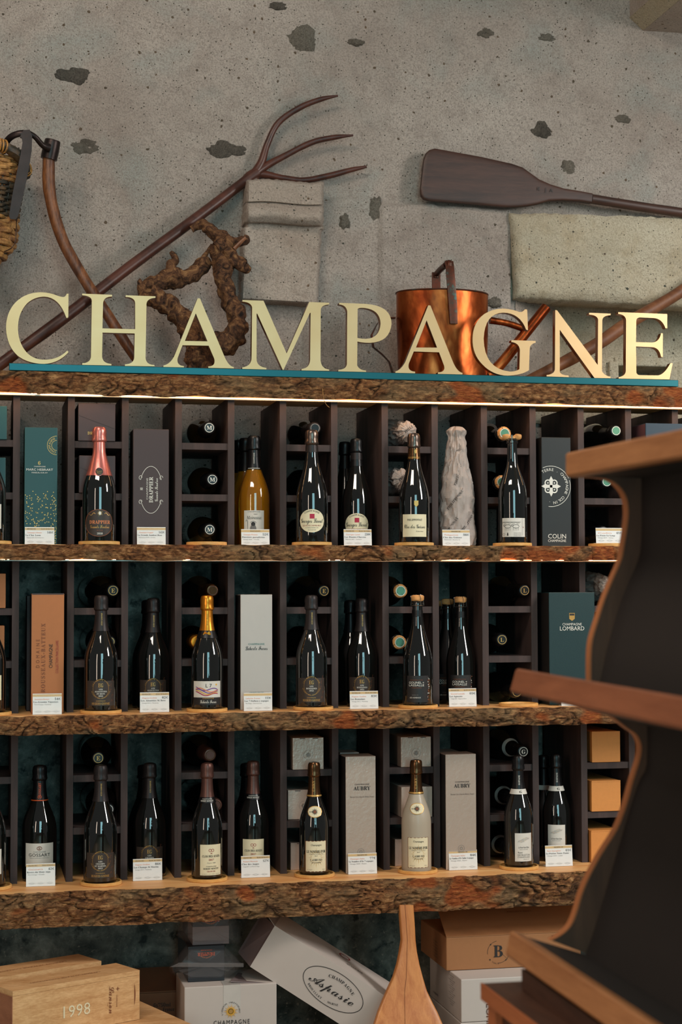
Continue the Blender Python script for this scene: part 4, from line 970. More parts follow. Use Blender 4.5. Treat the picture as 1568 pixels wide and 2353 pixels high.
def d_aubry(t, H, R, sh):
    def ex(p, c, t, H, R, sh):
        u = U
        q = Print(lambda x, z, l=0: (lambda r: (r*sin(x/r), -r*cos(x/r), z))(neck_r(H, R, sh, z)+.0016+.0003*l)); cz = H*.565
        q.oval_cloth(2*u, cz, 17.5*u, 13*u, 'ink_gold', 0, 20); q.oval_cloth(2*u, cz, 16*u, 11.5*u, 'paper_cream', 1, 20); q.sun(2*u, cz, 3*u, 9*u, 18, 'ink', .7*u); q.disc(2*u, cz, 3.5*u, 3.5*u, 'ink_brown', 10, 3); q.text('AUBRY', -4*u, cz, 3*u, 'ink', 'b', 16*u); q.done(t, 'medallion')
        p.sun(c*u, 42*u, 11*u, 24*u, 20, 'band_gold', .6*u)
        necklab(t, H, R, sh, H*.695, H*.708, 'ink_gold', 'neck_ring', .0018)
        vert_neck(t, H, R, 'AUBRY', H*.775, 5.5*u, 'ink_gold', 'b', -1*u, 32*u)
    rect_label(-21, 31, 10, 80, 'paper_cream', [('Champagne', 0, 71, 4, 'ink', 'n', 25), ("LE NOMBRE D'OR", 0, 56, 6, 'ink', 'b', 46), ('CAMPANAE VETERES VITES', 0, 50, 1.8, 'ink_grey', 'n', 34), ('BRUT', 0, 46, 2, 'ink', 'n', None), ('L. AUBRY FILS', 0, 37, 4.5, 'ink', 'b', 28), ('JOUY-LES-REIMS', 0, 31, 2.4, 'ink', 'b', 22), ('Alc. 12% by Vol.', -15, 15, 2, 'ink_grey', 'n', 12), ('750 ml', 18, 15, 2, 'ink_grey', 'n', 7)], ex, 'ink_brown')(t, H, R, sh)
def d_georgeton(x0=-9, x1=34, z0=16, z1=82):
    def d(t, H, R, sh):
        def ex(p, c, t, H, R, sh):
            u = U; rnd = random.Random(3)
            for i in range(9):
                for j in range(7):
                    a, b = i-4, j-3
                    if abs(a)+abs(b)*1.1 < 5.2: x, z = c+a*3.2+b*1.0, z1-16+b*1.6+a*.8; p.stroke([((x-1.2)*u, z*u), ((x+1.2)*u, (z+.5)*u)], .7*u, rnd.choice(['ink', 'ink_teal', 'ink_red', 'ink_grey', 'ink', 'ink_yellow']))
            necklab(t, H, R, sh, H*.655, H*.70, 'paper_white', 'neck_collar', .0016)
            q = Print(curved(neck_r(H, R, sh, H*.677)+.0022)); q.text('G', 6*u, H*.678, 6*u, 'ink', 'b'); q.done(t, 'collar_print'); vert_neck(t, H, R, 'CHAMPAGNE', H*.775, 3.6*u, 'ink_white', 'b', 2*u, 26*u)
        dz = z1-82
        it = [('Le Poirier Notre Dame', 0, 49+dz, 4, 'ink', 'n', 26), ('BLANC DE NOIRS', 0, 44+dz, 1.8, 'ink_grey', 'n', 20)]
        if z0 < 30: it += [('Remi', -9, 37, 3.6, 'ink', 'n', None), ('GEORGETON', 0, 31, 4.6, 'ink_grey', 'n', 31), ('CHAMPAGNE', 0, 26, 3.4, 'ink_grey', 'n', 31), ('PREMIER CRU', 6, 21, 1.8, 'ink_grey', 'n', None)]
        rect_label(x0, x1, z0, z1, 'paper_white', it, ex)(t, H, R, sh)
    return d
YC = -.052                                    # bottles on coasters, in front of the racks
YI = .052; YI2 = .16                          # bottles standing inside the open bays
# row 1
coaster(1, 228, 'round wooden coaster under the pink-necked bottle'); bottle(1, 228, 981, YC, 'dark champagne bottle with pink foil neck and oval dark label, top shelf', d_drappier, 'pink', True, ff=.575, R=.0430)
GR = 'amber bottles in the fifth bay of the top rack'
bottle(1, 584, 1001, YI, 'amber champagne bottle with white shepherd label behind a 52 euro price card', d_moineaux, 'black', g='amber_glass', R=.0420)
bottle(1, 564, 1006, YI2-.02, 'amber bottle directly behind the shepherd-label bottle, black capsule showing', None, 'black', g='amber_glass', R=.0410)
bottle(1, 549, 1010, YI2+.075, 'rearmost amber bottle in the bay of the shepherd label', None, 'black', g='amber_glass', R=.0400)
coaster(1, 475, 'empty round wooden coaster under the column of monogram caps', Y=-.04)
coaster(1, 717, 'round wooden coaster under the bottle with the oval cream label'); bottle(1, 717, 988, YC, 'dark bottle with oval cream label and red square, bronze wrapped cap', d_laval, 'pewter', True, ff=.87, sh='slim', R=.0425)
bottle(1, 820, 1007, YI, 'slim dark bottle with cream label half hidden by the 250 euro card', d_laval, 'black', ff=.74, sh='slim', R=.0415)
bottle(1, 793, 1014, YI2+.02, 'dark bottle standing behind the 250 euro card, left of the front one', None, 'black', ff=.74, sh='slim', R=.0400)
coaster(1, 952, 'round wooden coaster under the bottle with the cream square label and crest'); bottle(1, 952, 995, YC, 'dark bottle with square cream label and small crest, next to the tissue-wrapped bottle', d_philip, 'pewter', True, ff=.87, sh='slim', R=.0415)
coaster(1, 1178, 'round wooden coaster under the bottle with the clipped cork'); bottle(1, 1178, 994, YC, 'dark bottle with forked cork clip and white sheep-drawing label', d_sheep, 'clip', True, R=.0395)
coaster(1, 1397, 'round wooden coaster under the 41 euro price card on the right', Y=-.04)
# row 2
coaster(2, 232, 'round coaster under the dark-label bottle beside the tall copper-brown box'); bottle(2, 232, 1367, YC, 'dark bottle with brown label and charcoal foil, beside the copper-brown box on the middle shelf', godme(['LES', 'ALOUETTES', 'ST BETS', '2012']), 'charcoal', True, R=.0430)
bottle(2, 352, 1374, YI, 'front dark brown-label bottle left of the gold-necked bottle, behind a price card', godme(['LES', 'ALOUETTES', 'ST BETS', '2012']), 'charcoal', R=.0425)
bottle(2, 340, 1378, YI2-.02, 'rear dark bottle hiding behind the one at the 82 euro card', None, 'black', R=.0425)
coaster(2, 476, 'round coaster under the gold-necked bottle'); bottle(2, 476, 1367, YC, 'dark bottle with shiny gold neck foil and white label of coloured waves', d_laherte, 'gold', True, R=.0410)
coaster(2, 720, 'round coaster under the bottle right of the tall silver box'); bottle(2, 716, 1367, YC, 'dark bottle with brown label and charcoal foil, right of the silver box', godme(['LES', 'ROMAINES', '2012'], flip=1), 'charcoal', True, R=.0415)
bottle(2, 832, 1374, YI, 'front dark brown-label bottle left of the corked coaster bottle, behind a price card', godme(['LES', 'ROMAINES', '2012']), 'charcoal', R=.0420)
bottle(2, 806, 1378, YI2-.02, 'rear dark bottle left behind the one at the 83 euro card', None, 'black', R=.0420)
coaster(2, 961, 'round coaster under the cork-topped bottle with the black label'); bottle(2, 960, 1367, YC, 'dark bottle with bare wired cork and black label, on a coaster', d_gounel, 'cork', True, sh='slim', R=.0405)
bottle(2, 1059, 1371, YI, 'cork-topped bottle with black label behind the 65 euro card', d_gounel, 'cork', sh='slim', R=.0400)
bottle(2, 1029, 1376, YI2-.03, 'middle cork-topped bottle of the three beside the 65 euro card', d_gounel, 'cork', sh='slim', R=.0400)
bottle(2, 1014, 1380, YI2+.065, 'rearmost cork-topped bottle beside the 65 euro card', None, 'cork', sh='slim', R=.0400)
coaster(2, 1192, 'empty round coaster on the middle shelf')
# row 3
bottle(3, 91, 1757, YI, 'dark bottle with white label and orange neck print behind the 42 euro card', d_gossart, 'black', ff=.695, R=.0440)
bottle(3, 90, 1762, YI2-.01, 'black-capped bottle directly behind the orange neck print', None, 'black', R=.0440)
coaster(3, 232, 'round coaster at the left of the lowest counter, under a brown-label bottle'); bottle(3, 231, 1757, YC, 'dark bottle with brown label and dark foil, leftmost coaster of the lowest counter', godme(['LES', 'CHAMPS', 'ST MARTIN', '2013']), 'charcoal', True, R=.0425)
bottle(3, 344, 1752, YI, 'front dark bottle behind the price card with window reflections', godme(['LES', 'CHAMPS', 'ST MARTIN']), 'charcoal', R=.0425)
bottle(3, 331, 1757, YI2-.02, 'rear dark bottle behind the card with window reflections', None, 'black', R=.0425)
coaster(3, 476, 'round coaster under the bottle with the tall cream label, lowest counter'); bottle(3, 476, 1752, YC, 'dark bottle with copper-brown foil and tall cream label on the lowest counter', d_moncuit(), 'copper', True, R=.0400)
bottle(3, 582, 1748, YI, 'copper-foil bottle with cream label behind the 127 euro card', d_moncuit(-26, 27), 'copper', R=.0415)
bottle(3, 567, 1753, YI2-.02, 'black-capped bottle behind the one at the 127 euro card', None, 'black', R=.0415)
coaster(3, 723, 'round coaster under the gold-ringed dark bottle with sun medallion'); bottle(3, 722, 1750, YC, 'dark bottle with gold-edged cream label and white sun medallion', d_aubry, 'bronze', True, R=.0395)
coaster(3, 960, 'round coaster under the frosted bottle'); bottle(3, 957, 1744, YC, 'pale frosted glass bottle with cream label and sun medallion', d_aubry, 'bronze', True, g='frosted_glass', R=.0395)
coaster(3, 1193, 'round coaster under the white-collared bottle'); bottle(3, 1192, 1735, YC, 'dark bottle with white neck collar and white label, on a coaster', d_georgeton(), 'black', True, R=.0395)
bottle(3, 1279, 1731, YI, 'white-collared dark bottle behind the 61 euro card', d_georgeton(-22, 22, 38, 90), 'black', R=.0390)
bottle(3, 1250, 1734, YI2, 'rear white-collared bottle left of the one at the 61 euro card', lambda t, H, R, sh: (necklab(t, H, R, sh, H*.655, H*.70, 'paper_white', 'neck_collar', .0016)), 'black', R=.0390)
# half-seen bottles at the left edge of the picture
def d_white(z0, z1, mat='paper_white'): return lambda t, H, R, sh: lab(t, R, -30*U, 30*U, z0*U, z1*U, mat)
for row, yt, mt, w in ((1, 985, 'paper_white', 'top'), (2, 1368, 'paper_cream', 'middle'), (3, 1757, 'paper_white', 'lowest')):
    coaster(row, -22, 'coaster cut off by the left picture edge on the %s shelf' % w); bottle(row, -25, yt, YC, 'pale-labelled bottle cut off by the left picture edge on the %s shelf' % w, d_white(30, 85, mt), 'black', True, R=.0425)
# ---- lying bottles
def lying(row, tier, cx, capx, capy, label, foil='black', R=.0425, face='foil_black', ring='ink_white', letter=None, g='dark_glass', cork=False, collar=False, yb=.295, Lh=.295, group=None):
    zb = {1: (B1[0], B1[1], Z11), 2: (B2[0], B2[1], Z21), 3: (B3[0], B3[1], Z31)}[row][tier]+R+.001
    X0 = XA(cx, .17, zb); Yc = yb-Lh+.002
    tip = P(capx, capy, Yc); base = Vector((X0, yb, zb)); d = (tip-base).normalized()
    t = thing('lying_bottle', label, 'bottle', base, 0, group, True)
    t.rotation_mode = 'QUATERNION'; t.rotation_quaternion = d.to_track_quat('Z', 'Y')
    bottle_parts(t, Lh, R, 'std', g, foil, .69)
    cap_disc(t, Lh, R if foil != 'cork' else R*1.1, ring, face, letter)
    if collar: necklab(t, Lh, R, 'std', Lh*.655, Lh*.70, 'paper_white', 'neck_collar', .0016)
    return t
lying(1, 0, 466, 481, 983, 'amber bottle lying on the upper crossbar, white monogram cap, top rack', 'black', letter='M', g='brown_glass')
lying(1, 1, 464, 488, 1102, 'amber bottle lying on the lower crossbar, white monogram cap, top rack', 'black', letter='M', g='brown_glass')
lying(1, 2, 467, 482, 1217, 'amber bottle lying at the bottom of the monogram column, top rack', 'black', letter='M', g='brown_glass')
lying(1, 0, 695, 724, 984, 'dark bottle lying behind the bronze-capped bottle, upper tier', 'charcoal', ring='ink_grey')
lying(1, 1, 694, 712, 1110, 'dark bottle lying behind the bronze-capped bottle, middle tier', 'black', ring='ink_grey')
lying(1, 2, 694, 706, 1225, 'dark bottle lying behind the bronze-capped bottle, bottom tier', 'black', ring='ink_grey')
lying(1, 0, 1122, 1160, 996, 'lying bottle with orange rimmed green cap behind the clipped cork', 'cork', face='cap_green', ring='ink_white')
lying(1, 1, 1126, 1154, 1108, 'lying bottle with orange cap half hidden by the clipped-cork bottle', 'cork', face='cap_green', ring='ink_white')
lying(1, 0, 1372, 1416, 990, 'lying bottle with pale green cap above the blurred wooden tray', 'black', face='cap_green')
lying(1, 1, 1360, 1395, 1107, 'lying bottle with pale green cap just below the blurred wooden tray', 'black', face='cap_green')
lying(1, 2, 1352, 1386, 1222, 'lying dark bottle behind the 41 euro price card', 'black', face='foil_black', ring='ink_grey')
lying(2, 0, 222, 260, 1357, 'lying dark bottle with gold crest cap above the coaster bottle by the copper-brown box', 'black', ring='ink_gold', letter='E')
lying(2, 1, 226, 252, 1475, 'lying bottle half hidden behind the brown-label bottle by the copper-brown box', 'black', ring='ink_gold', letter='E')
lying(2, 0, 446, 489, 1357, 'lying bottle with bronze cap beside the gold neck foil', 'bronze', face='foil_bronze', ring='foil_copper')
lying(2, 1, 447, 452, 1475, 'lying bottle with gold cap half hidden left of the gold-necked bottle', 'gold', face='foil_gold', ring='foil_gold')
lying(2, 0, 694, 745, 1358, 'lying bottle with gold crest cap above the bottle right of the silver box', 'black', ring='ink_gold', letter='E')
lying(2, 1, 690, 712, 1480, 'lying bottle in the shade behind the bottle right of the silver box', 'black', ring='ink_gold')
lying(2, 0, 892, 921, 1358, 'lying bottle with cork rim and green cap, upper tier of the fourth crossbar column', 'cork', face='cap_green', ring='ink_white')
lying(2, 1, 890, 919, 1476, 'lying bottle with cork rim and green cap, lower tier of the fourth crossbar column', 'cork', face='cap_green', ring='ink_white')
lying(2, 0, 1150, 1206, 1357, 'lying bottle with gold-lettered black cap, upper tier above the empty coaster', 'black', face='foil_black', ring='ink_gold', letter='L')
lying(2, 1, 1126, 1154, 1470, 'lying bottle with gold-lettered black cap, middle tier above the empty coaster', 'black', face='foil_black', ring='ink_gold', letter='L')
lying(2, 2, 1150, 1188, 1590, 'lying bottle just above the empty coaster, half hidden by the tray', 'black', face='foil_black', ring='ink_gold')
lying(3, 0, 225, 226, 1742, 'lying bottle with gold crest cap right above the leftmost coaster bottle', 'black', ring='ink_gold', letter='E')
lying(3, 1, 228, 249, 1860, 'lying bottle with pale ring cap behind the leftmost coaster bottle', 'black', ring='ink_white', letter='E')
lying(3, 0, 452, 483, 1735, 'lying bottle with brown cap above the tall cream label', 'copper', face='foil_copper', ring='foil_bronze')
lying(3, 1, 456, 497, 1850, 'lying bottle with brown cap right behind the tall cream label bottle', 'copper', face='foil_copper', ring='foil_bronze')
lying(3, 0, 1150, 1203, 1727, 'lying bottle with white-lettered cap and collar above the white-collared bottle', 'black', ring='ink_white', letter='G', collar=True)
lying(3, 1, 1146, 1180, 1838, 'lying bottle with white collar, middle tier behind the white-collared bottle', 'black', ring='ink_white', letter='G', collar=True)
lying(3, 2, 1140, 1172, 1952, 'lying bottle with white collar, bottom tier behind the white-collared bottle', 'black', ring='ink_white', letter='G', collar=True)

# ================================================================== boxes on the shelves
def gbox(row, x0, x1, yt, Yf, depth, mat, label, design=None, zb=None, name='gift_box', lid=None, side=None, cat='box', bev=.0012):
    z0 = (ROWZ[row] if zb is None else zb)+.0006; zt = P((x0+x1)/2, yt, Yf).z; zm = (z0+zt)/2; X0 = XA(x0, Yf, zm); X1 = XA(x1, Yf, zm)
    t = thing(name, label, cat, ((X0+X1)/2, Yf, z0)); t['_o'] = [(X0+X1)/2, Yf, z0]
    mb = MB(); mb.box(X0, X1, Yf, Yf+depth, z0, zt, bev); cb = part('carton', mb, mat, t)
    if side: mb = MB(); mb.box(X0-.0004, X0+.002, Yf+.002, Yf+depth-.002, z0+.002, zt-.002); part('side_panel', mb, side, t)
    if lid: mb = MB(); mb.box(X0+.001, X1-.001, Yf-.0008, Yf+.002, zt-.0025, zt+.0006); part('lid_flap', mb, lid, t)
    if design:
        p = Print(flat(((X0+X1)/2, Yf, z0), (1, 0, 0), (0, 0, 1), (0, -1, 0))); design(p, (X1-X0)/2, zt-z0); p.done(cb)
    return t, X0, X1, z0, zt
def D_heb(p, w, h):
    u = U; p.text('6', -4*u+0, h-82*u, 8*u, 'ink_gold', 'b'); p.text('CHAMPAGNE', -3*u, h-90*u, 2.8*u, 'ink_white', 'n', 26*u); p.text('MARC HEBRART', -3*u, h-97*u, 5*u, 'ink_white', 'n', 60*u); p.text('MAREUIL-SUR-AY', -3*u, h-104*u, 3*u, 'ink_white', 'n', 36*u)
    cx, cz = w-2*u, h-41*u; p.ring(cx, cz, 22*u, 22*u, 1*u, 'ink_gold', 90, 270); p.ring(cx, cz, 12*u, 12*u, 1*u, 'ink_gold', 90, 270); p.arc('CHAMPAGNE', cx, cz, 16.5*u, 5*u, 'ink_gold', 182, 18)
    r = random.Random(4)
    for i in range(330):
        z = r.random()**1.15*120*u+4*u
        if r.random() > 1.15-(z/(150*u)): continue
        p.disc(r.uniform(-w+2*u, w-2*u), z, 1.25*u, 1.25*u, 'ink_gold', 6)
gbox(1, 56, 132, 982, -.012, .09, 'box_teal', 'tall teal gift box sprinkled with gold dots', D_heb)
def D_drap(p, w, h):
    u = U; c = -0*u; z = h/2-6*u
    p.ring(c, z, 27*u, 55*u, 1.1*u, 'ink_white', 25, 155, 30); p.ring(c, z, 27*u, 55*u, 1.1*u, 'ink_white', 205, 335, 30)
    p.text('DRAPPIER', 0*u, z, 9*u, 'ink_white', 'b', 60*u, rot=pi/2); p.text('CHAMPAGNE', -9*u, z+2*u, 3.6*u, 'ink_white', 'n', 50*u, rot=pi/2); p.text('Grande Sendree', 12*u, z, 8*u, 'ink_white', 's', 54*u, rot=pi/2)
    p.sun(-22*u, z+2*u, 1*u, 5*u, 8, 'ink_white', .8*u)
    for s in (-1, 1):
        for q in (-1, 1): p.ring(q*24*u, z+s*28*u, 4*u, 5*u, 1*u, 'ink_white', 0, 280, 14)
gbox(1, 306, 388, 986, -.006, .09, 'box_brown', 'tall dark brown gift box with white scroll print, top shelf', D_drap, side='box_side')
def D_colin(p, w, h):
    u = U; cx, cz = 5*u, h-120*u; cx = -14*u
    p.ring(cx, cz, 50*u, 50*u, 1.2*u, 'ink_white', -88, 18, 36); p.ring(cx, cz, 50*u, 50*u, 1.2*u, 'ink_white', 24, 115, 30); p.ring(cx, cz, 50*u, 50*u, 1.2*u, 'ink_white', 262, 272, 4)
    p.arc('TERRE . CHAMPAGNE COLIN .', cx, cz, 41*u, 7*u, 'ink_white', 12, 9.0)
    for k in range(4):
        a = pi/4+k*pi/2
        for r_ in (9,): p.ring(cx+r_*u*1.3*cos(a), cz+r_*u*1.3*sin(a), 8.5*u, 8.5*u, 3*u, 'ink_white', n=20); p.disc(cx+r_*u*1.3*cos(a), cz+r_*u*1.3*sin(a), 2*u, 2*u, 'ink_white', 8, 2)
        b = k*pi/2; p.poly([(cx+3*u*cos(b+pi/2), cz+3*u*sin(b+pi/2)), (cx+16*u*cos(b)+5*u*cos(b+pi/2), cz+16*u*sin(b)+5*u*sin(b+pi/2)), (cx+25*u*cos(b), cz+25*u*sin(b)), (cx+16*u*cos(b)-5*u*cos(b+pi/2), cz+16*u*sin(b)-5*u*sin(b+pi/2)), (cx-3*u*cos(b+pi/2), cz-3*u*sin(b+pi/2))], 'ink_white', 2)
    p.text('COLIN', 0*u, 26*u, 11*u, 'ink_white', 'n', 46*u); p.text('CHAMPAGNE', 0*u, 15*u, 6*u, 'ink_white', 'n', 46*u)
gbox(1, 1246, 1313, 1005, -.01, .09, 'box_black', 'tall black gift box with white round emblem', D_colin, side='box_side')
gbox(1, 1486, 1578, 973, -.03, .10, 'box_navy', 'wide navy and plum gift box behind the blurred upper tray', None, side='box_plum')
def D_rb(p, w, h):
    u = U; z = h*.47; p.text('DOMAINE', -22*u, z+8*u, 8*u, 'ink_brown', 'n', 64*u, rot=pi/2, sp=1.8); p.text('ROUSSEAUX-BATTEUX', -10*u, z-2*u, 9*u, 'ink_brown', 'b', 156*u, rot=pi/2, sp=1.25); p.text('CHAMPAGNE', 7*u, z+2*u, 8*u, 'ink', 'n', 54*u, rot=pi/2); p.text('COLLECTION PARCELLAIRE', 21*u, z-0*u, 6*u, 'ink_red', 'n', 74*u, rot=pi/2)
gbox(2, 72, 147, 1364, -.03, .09, 'box_kraft', 'tall copper-brown box with sideways lettering, middle shelf', D_rb, side='box_cocoa', lid='box_brown')
gbox(2, 61, 124, 1369, .075, .09, 'box_cocoa', 'dark brown box standing behind the tall copper-brown one')
def D_lah(p, w, h):
    u = U; p.text('CHAMPAGNE', 0, h-115*u, 4*u, 'ink_teal', 'n', 38*u); p.text('Laherte Freres', 0, h-124*u, 10*u, 'ink', 's', 52*u); p.text('GRAND VIN DE', 0, 40*u, 3.5*u, 'ink_teal', 'n', 33*u)
gbox(2, 553, 626, 1366, -.035, .09, 'box_silver', 'tall plain silver-grey gift box with black script, middle shelf', D_lah, side='box_side')
def D_lom(p, w, h):
    u = U; p.poly([(-7*u, h-50*u), (7*u, h-50*u), (7*u, h-64*u), (0, h-69*u), (-7*u, h-64*u)], 'ink_gold'); p.rect(-6*u, 6*u, h-56*u, h-51.5*u, 'ink', 2); p.text('CHAMPAGNE', 0, h-77*u, 6*u, 'ink_white', 'n', 49*u); p.text('LOMBARD', 0, h-87*u, 10*u, 'ink_white', 'n', 62*u)
gbox(2, 1263, 1368, 1361, -.045, .10, 'box_green', 'wide dark green gift box with small crest, right of the empty coaster', D_lom, side='box_side')
def D_aub(p, w, h):
    u = U; p.text('CHAMPAGNE', 3*u, h-65*u, 3.2*u, 'ink', 'n', 35*u); p.text('AUBRY', 3*u, h-74*u, 9*u, 'ink', 'b', 40*u); p.text('Premier Cru a Jouy-les-Reims, France', 3*u, h-94*u, 3*u, 'ink', 'i', 58*u); p.ring(0, 50*u, 8*u, 8*u, .6*u, 'ink_grey', n=20); p.sun(0, 50*u, 2*u, 6*u, 12, 'ink_grey', .5*u)
gbox(3, 795, 864, 1738, -.045, .085, 'box_aubry', 'tall crinkled silver box between the sun-medallion dark bottle and the frosted bottle', D_aub, side='box_side')
gbox(3, 782, 826, 1729, .08, .09, 'box_silver', 'silver box tucked behind the crinkled box left of the frosted bottle')
gbox(3, 1025, 1095, 1733, -.045, .085, 'box_aubry', 'tall crinkled silver box right of the frosted bottle', D_aub, side='box_side')
gbox(3, 1012, 1058, 1727, .08, .09, 'box_silver', 'silver box tucked behind the crinkled box right of the frosted bottle')
def D_end(p, w, h):
    u = U; p.ring(0, h*.46, 11*u, 11*u, .5*u, 'ink_grey', n=20); p.sun(0, h*.46, 3*u, 8*u, 14, 'ink', .5*u); p.disc(0, h*.46, 2.5*u, 2.5*u, 'ink_grey')
    for s in (-.55, .3): p.rect(w*s, w*s+w*.35, h-2.6*u, h-1*u, 'ink', 1)
zbs = {1: [B1[0], B1[1], Z11], 2: [B2[0], B2[1], Z21], 3: [B3[0], B3[1], Z31]}
for row, tier, x0, x1, yt, Yf, mat, lb, ds in (
    (3, 0, 673, 744, 1695, .0, 'box_aubry', 'square silver box end in the upper pigeonhole above the sun-medallion bottle', D_end), (3, 1, 662, 735, 1815, .03, 'box_aubry', 'square silver box end in the middle pigeonhole behind the sun-medallion bottle', D_end),
    (3, 2, 668, 736, 1936, .05, 'box_aubry', 'silver box end in the bottom pigeonhole behind the sun-medallion bottle', D_end), (3, 0, 922, 991, 1693, .0, 'box_aubry', 'square silver box end in the upper pigeonhole above the frosted bottle', D_end),
    (3, 1, 923, 994, 1808, .0, 'box_aubry', 'square silver box end in the middle pigeonhole behind the frosted bottle', None), (3, 2, 908, 975, 1928, .05, 'box_aubry', 'silver box end in the bottom pigeonhole behind the frosted bottle', None),
    (3, 0, 1361, 1426, 1681, .0, 'box_orange', 'topmost orange-kraft box end at the right of the lowest rack', None), (3, 1, 1360, 1427, 1794, .0, 'box_orange', 'middle orange-kraft box end at the right of the lowest rack', None), (3, 2, 1359, 1426, 1908, -.01, 'box_orange', 'bottom orange-kraft box end at the right of the lowest rack', None),
    (2, 0, -44, 13, 1318, .0, 'box_kraft', 'copper-brown box end at the left edge, upper tier of the middle rack', None), (2, 1, -44, 10, 1438, .0, 'box_kraft', 'copper-brown box end at the left edge, lower tier of the middle rack', None),
    (1, 0, -50, 16, 932, .0, 'box_teal', 'teal box end at the left edge, upper tier of the top rack', None), (1, 1, -50, 13, 1051, .0, 'box_teal', 'teal box end at the left edge, lower tier of the top rack', None)):
    gbox(row, x0, x1, yt, Yf, .27 if Yf < .01 else .23, mat, lb, ds, zb=zbs[row][tier], lid='box_orange' if mat == 'box_orange' else None)
for tier, x0, x1, yt, lb in ((0, 180, 265, 927, 'dark brown box end above the pink-necked bottle'), (1, 182, 265, 1047, 'dark brown box end behind the pink foil neck'), (2, 186, 262, 1165, 'dark brown box end in the bottom pigeonhole behind the pink-necked bottle')):
    def D(p, w, h):
        u = U; p.stroke([(-w, h*.68), (w, h*.32)], 1.0*u, 'box_side')
        p.text('DRAPPIER', 0, 18*u, 7*u, 'ink_gold', 'b', 42*u); p.sun(0, 25*u, 1*u, 4*u, 8, 'ink_gold', .6*u)
    gbox(1, x0, x1, yt, .0, .27, 'box_brown', lb, D if tier == 0 else (lambda p, w, h: p.stroke([(-w, h*.68), (w, h*.32)], 1.0*U, 'box_side')), zb=zbs[1][tier], side='box_side')
# ================================================================== tissue-wrapped bottles
def crumple(mb, prof, cx, cy, amp=.006, seed=0, seg=84, sub=6, lean=0):
    out = []
    for (r0, z0), (r1, z1) in zip(prof, prof[1:]):
        for k in range(sub): q = k/sub; out.append((r0+(r1-r0)*q, z0+(z1-z0)*q))
    out.append(prof[-1])
    def wob(a, z, i):
        n1 = abs(noise.noise((cos(a)*2.4, sin(a)*2.4, z*22+seed))); n2 = abs(noise.noise((cos(a)*5+3, sin(a)*5, z*50+seed)))
        return amp*(1-3*n1)+amp*.5*(1-3*n2)
    mb.lathe(out, seg, wob, (cx, cy))
def tissue_print(t, X, Y, z0, items, R):
    f = lambda x, z, k=0: (X+(R(z)+.004)*sin(x/.045), Y-(R(z)+.004)*cos(x/.045), z)
    p = Print(f)
    for s, x, z, r in items: p.text(s, x, z0+z, .0065, 'ink', 'b', rot=r)
    p.done(t)
X = XA(1050, .03, Z11+.1); zt = P(1040, 980, .03).z; h = zt-Z11
t = thing('wrapped_bottle', 'bottle wrapped in crumpled pale tissue paper behind the 386 euro card', 'bottle', (X, .03, Z11))
mb = MB(); pf = [(.030, 0.001), (.046, .004), (.050, .03), (.046, .07), (.045, .12), (.040, .16), (.030, .20), (.024, .235), (.022, .26), (.020, .275), (.023, h-.012), (.012, h-.002), (.004, h)]
pf = [(r, Z11+z*h/.30 if z < .276 else Z11+z) for r, z in pf]; crumple(mb, pf, X, .03, .0045, 3.0); part('tissue_wrap', mb, 'tissue', t, angle=30)
def Rw(z):
    for (ra, za), (rb, zb_) in zip(pf, pf[1:]):
        if za <= z <= zb_: return ra+(rb-ra)*(z-za)/(zb_-za)
    return .02
tissue_print(t, X, .03, Z11, [('PHILIPPONNAT', -.015, .13, .9), ('PHILIPPONNAT', .02, .07, .9), ('PHILIPPONNAT', -.005, .20, 1.2), ('PHILIPPONNAT', -.03, .05, 1.0), ('PHILI', 0, .265, .3)], Rw)
def wrapped_lying(row, tier, cx, tipx, tipy, label):
    zb = zbs[row][tier]+.048; X0 = XA(cx, .12, zb); base = Vector((X0, .29, zb)); tip = P(tipx, tipy, -.0); d = (tip-base); L = d.length
    t = thing('wrapped_bottle', label, 'bottle', base, 0, None, True); t.rotation_mode = 'QUATERNION'; t.rotation_quaternion = d.to_track_quat('Z', 'Y')
    mb = MB(); crumple(mb, [(.030, 0), (.044, .004), (.043, .05), (.042, .13), (.034, .19), (.024, .24), (.020, .265), (.024, L-.012), (.016, L), (.004, L+.004)], 0, 0, .004, cx*.01); part('tissue_wrap', mb, 'tissue', t, angle=30)
    p = Print(lambda x, z, k=0: (x, z, L+.0055)); p.text('PHILI', 0, .004, .007, 'ink', 'b', rot=.7); p.done(t)
wrapped_lying(1, 0, 910, 938, 990, 'tissue-wrapped bottle lying in the upper pigeonhole behind the crest bottle')
wrapped_lying(1, 1, 905, 925, 1100, 'tissue-wrapped bottle lying in the middle pigeonhole behind the crest bottle')
wrapped_lying(2, 0, 1372, 1400, 1344, 'tissue-wrapped bottle lying just beside the blurred curved end panel')
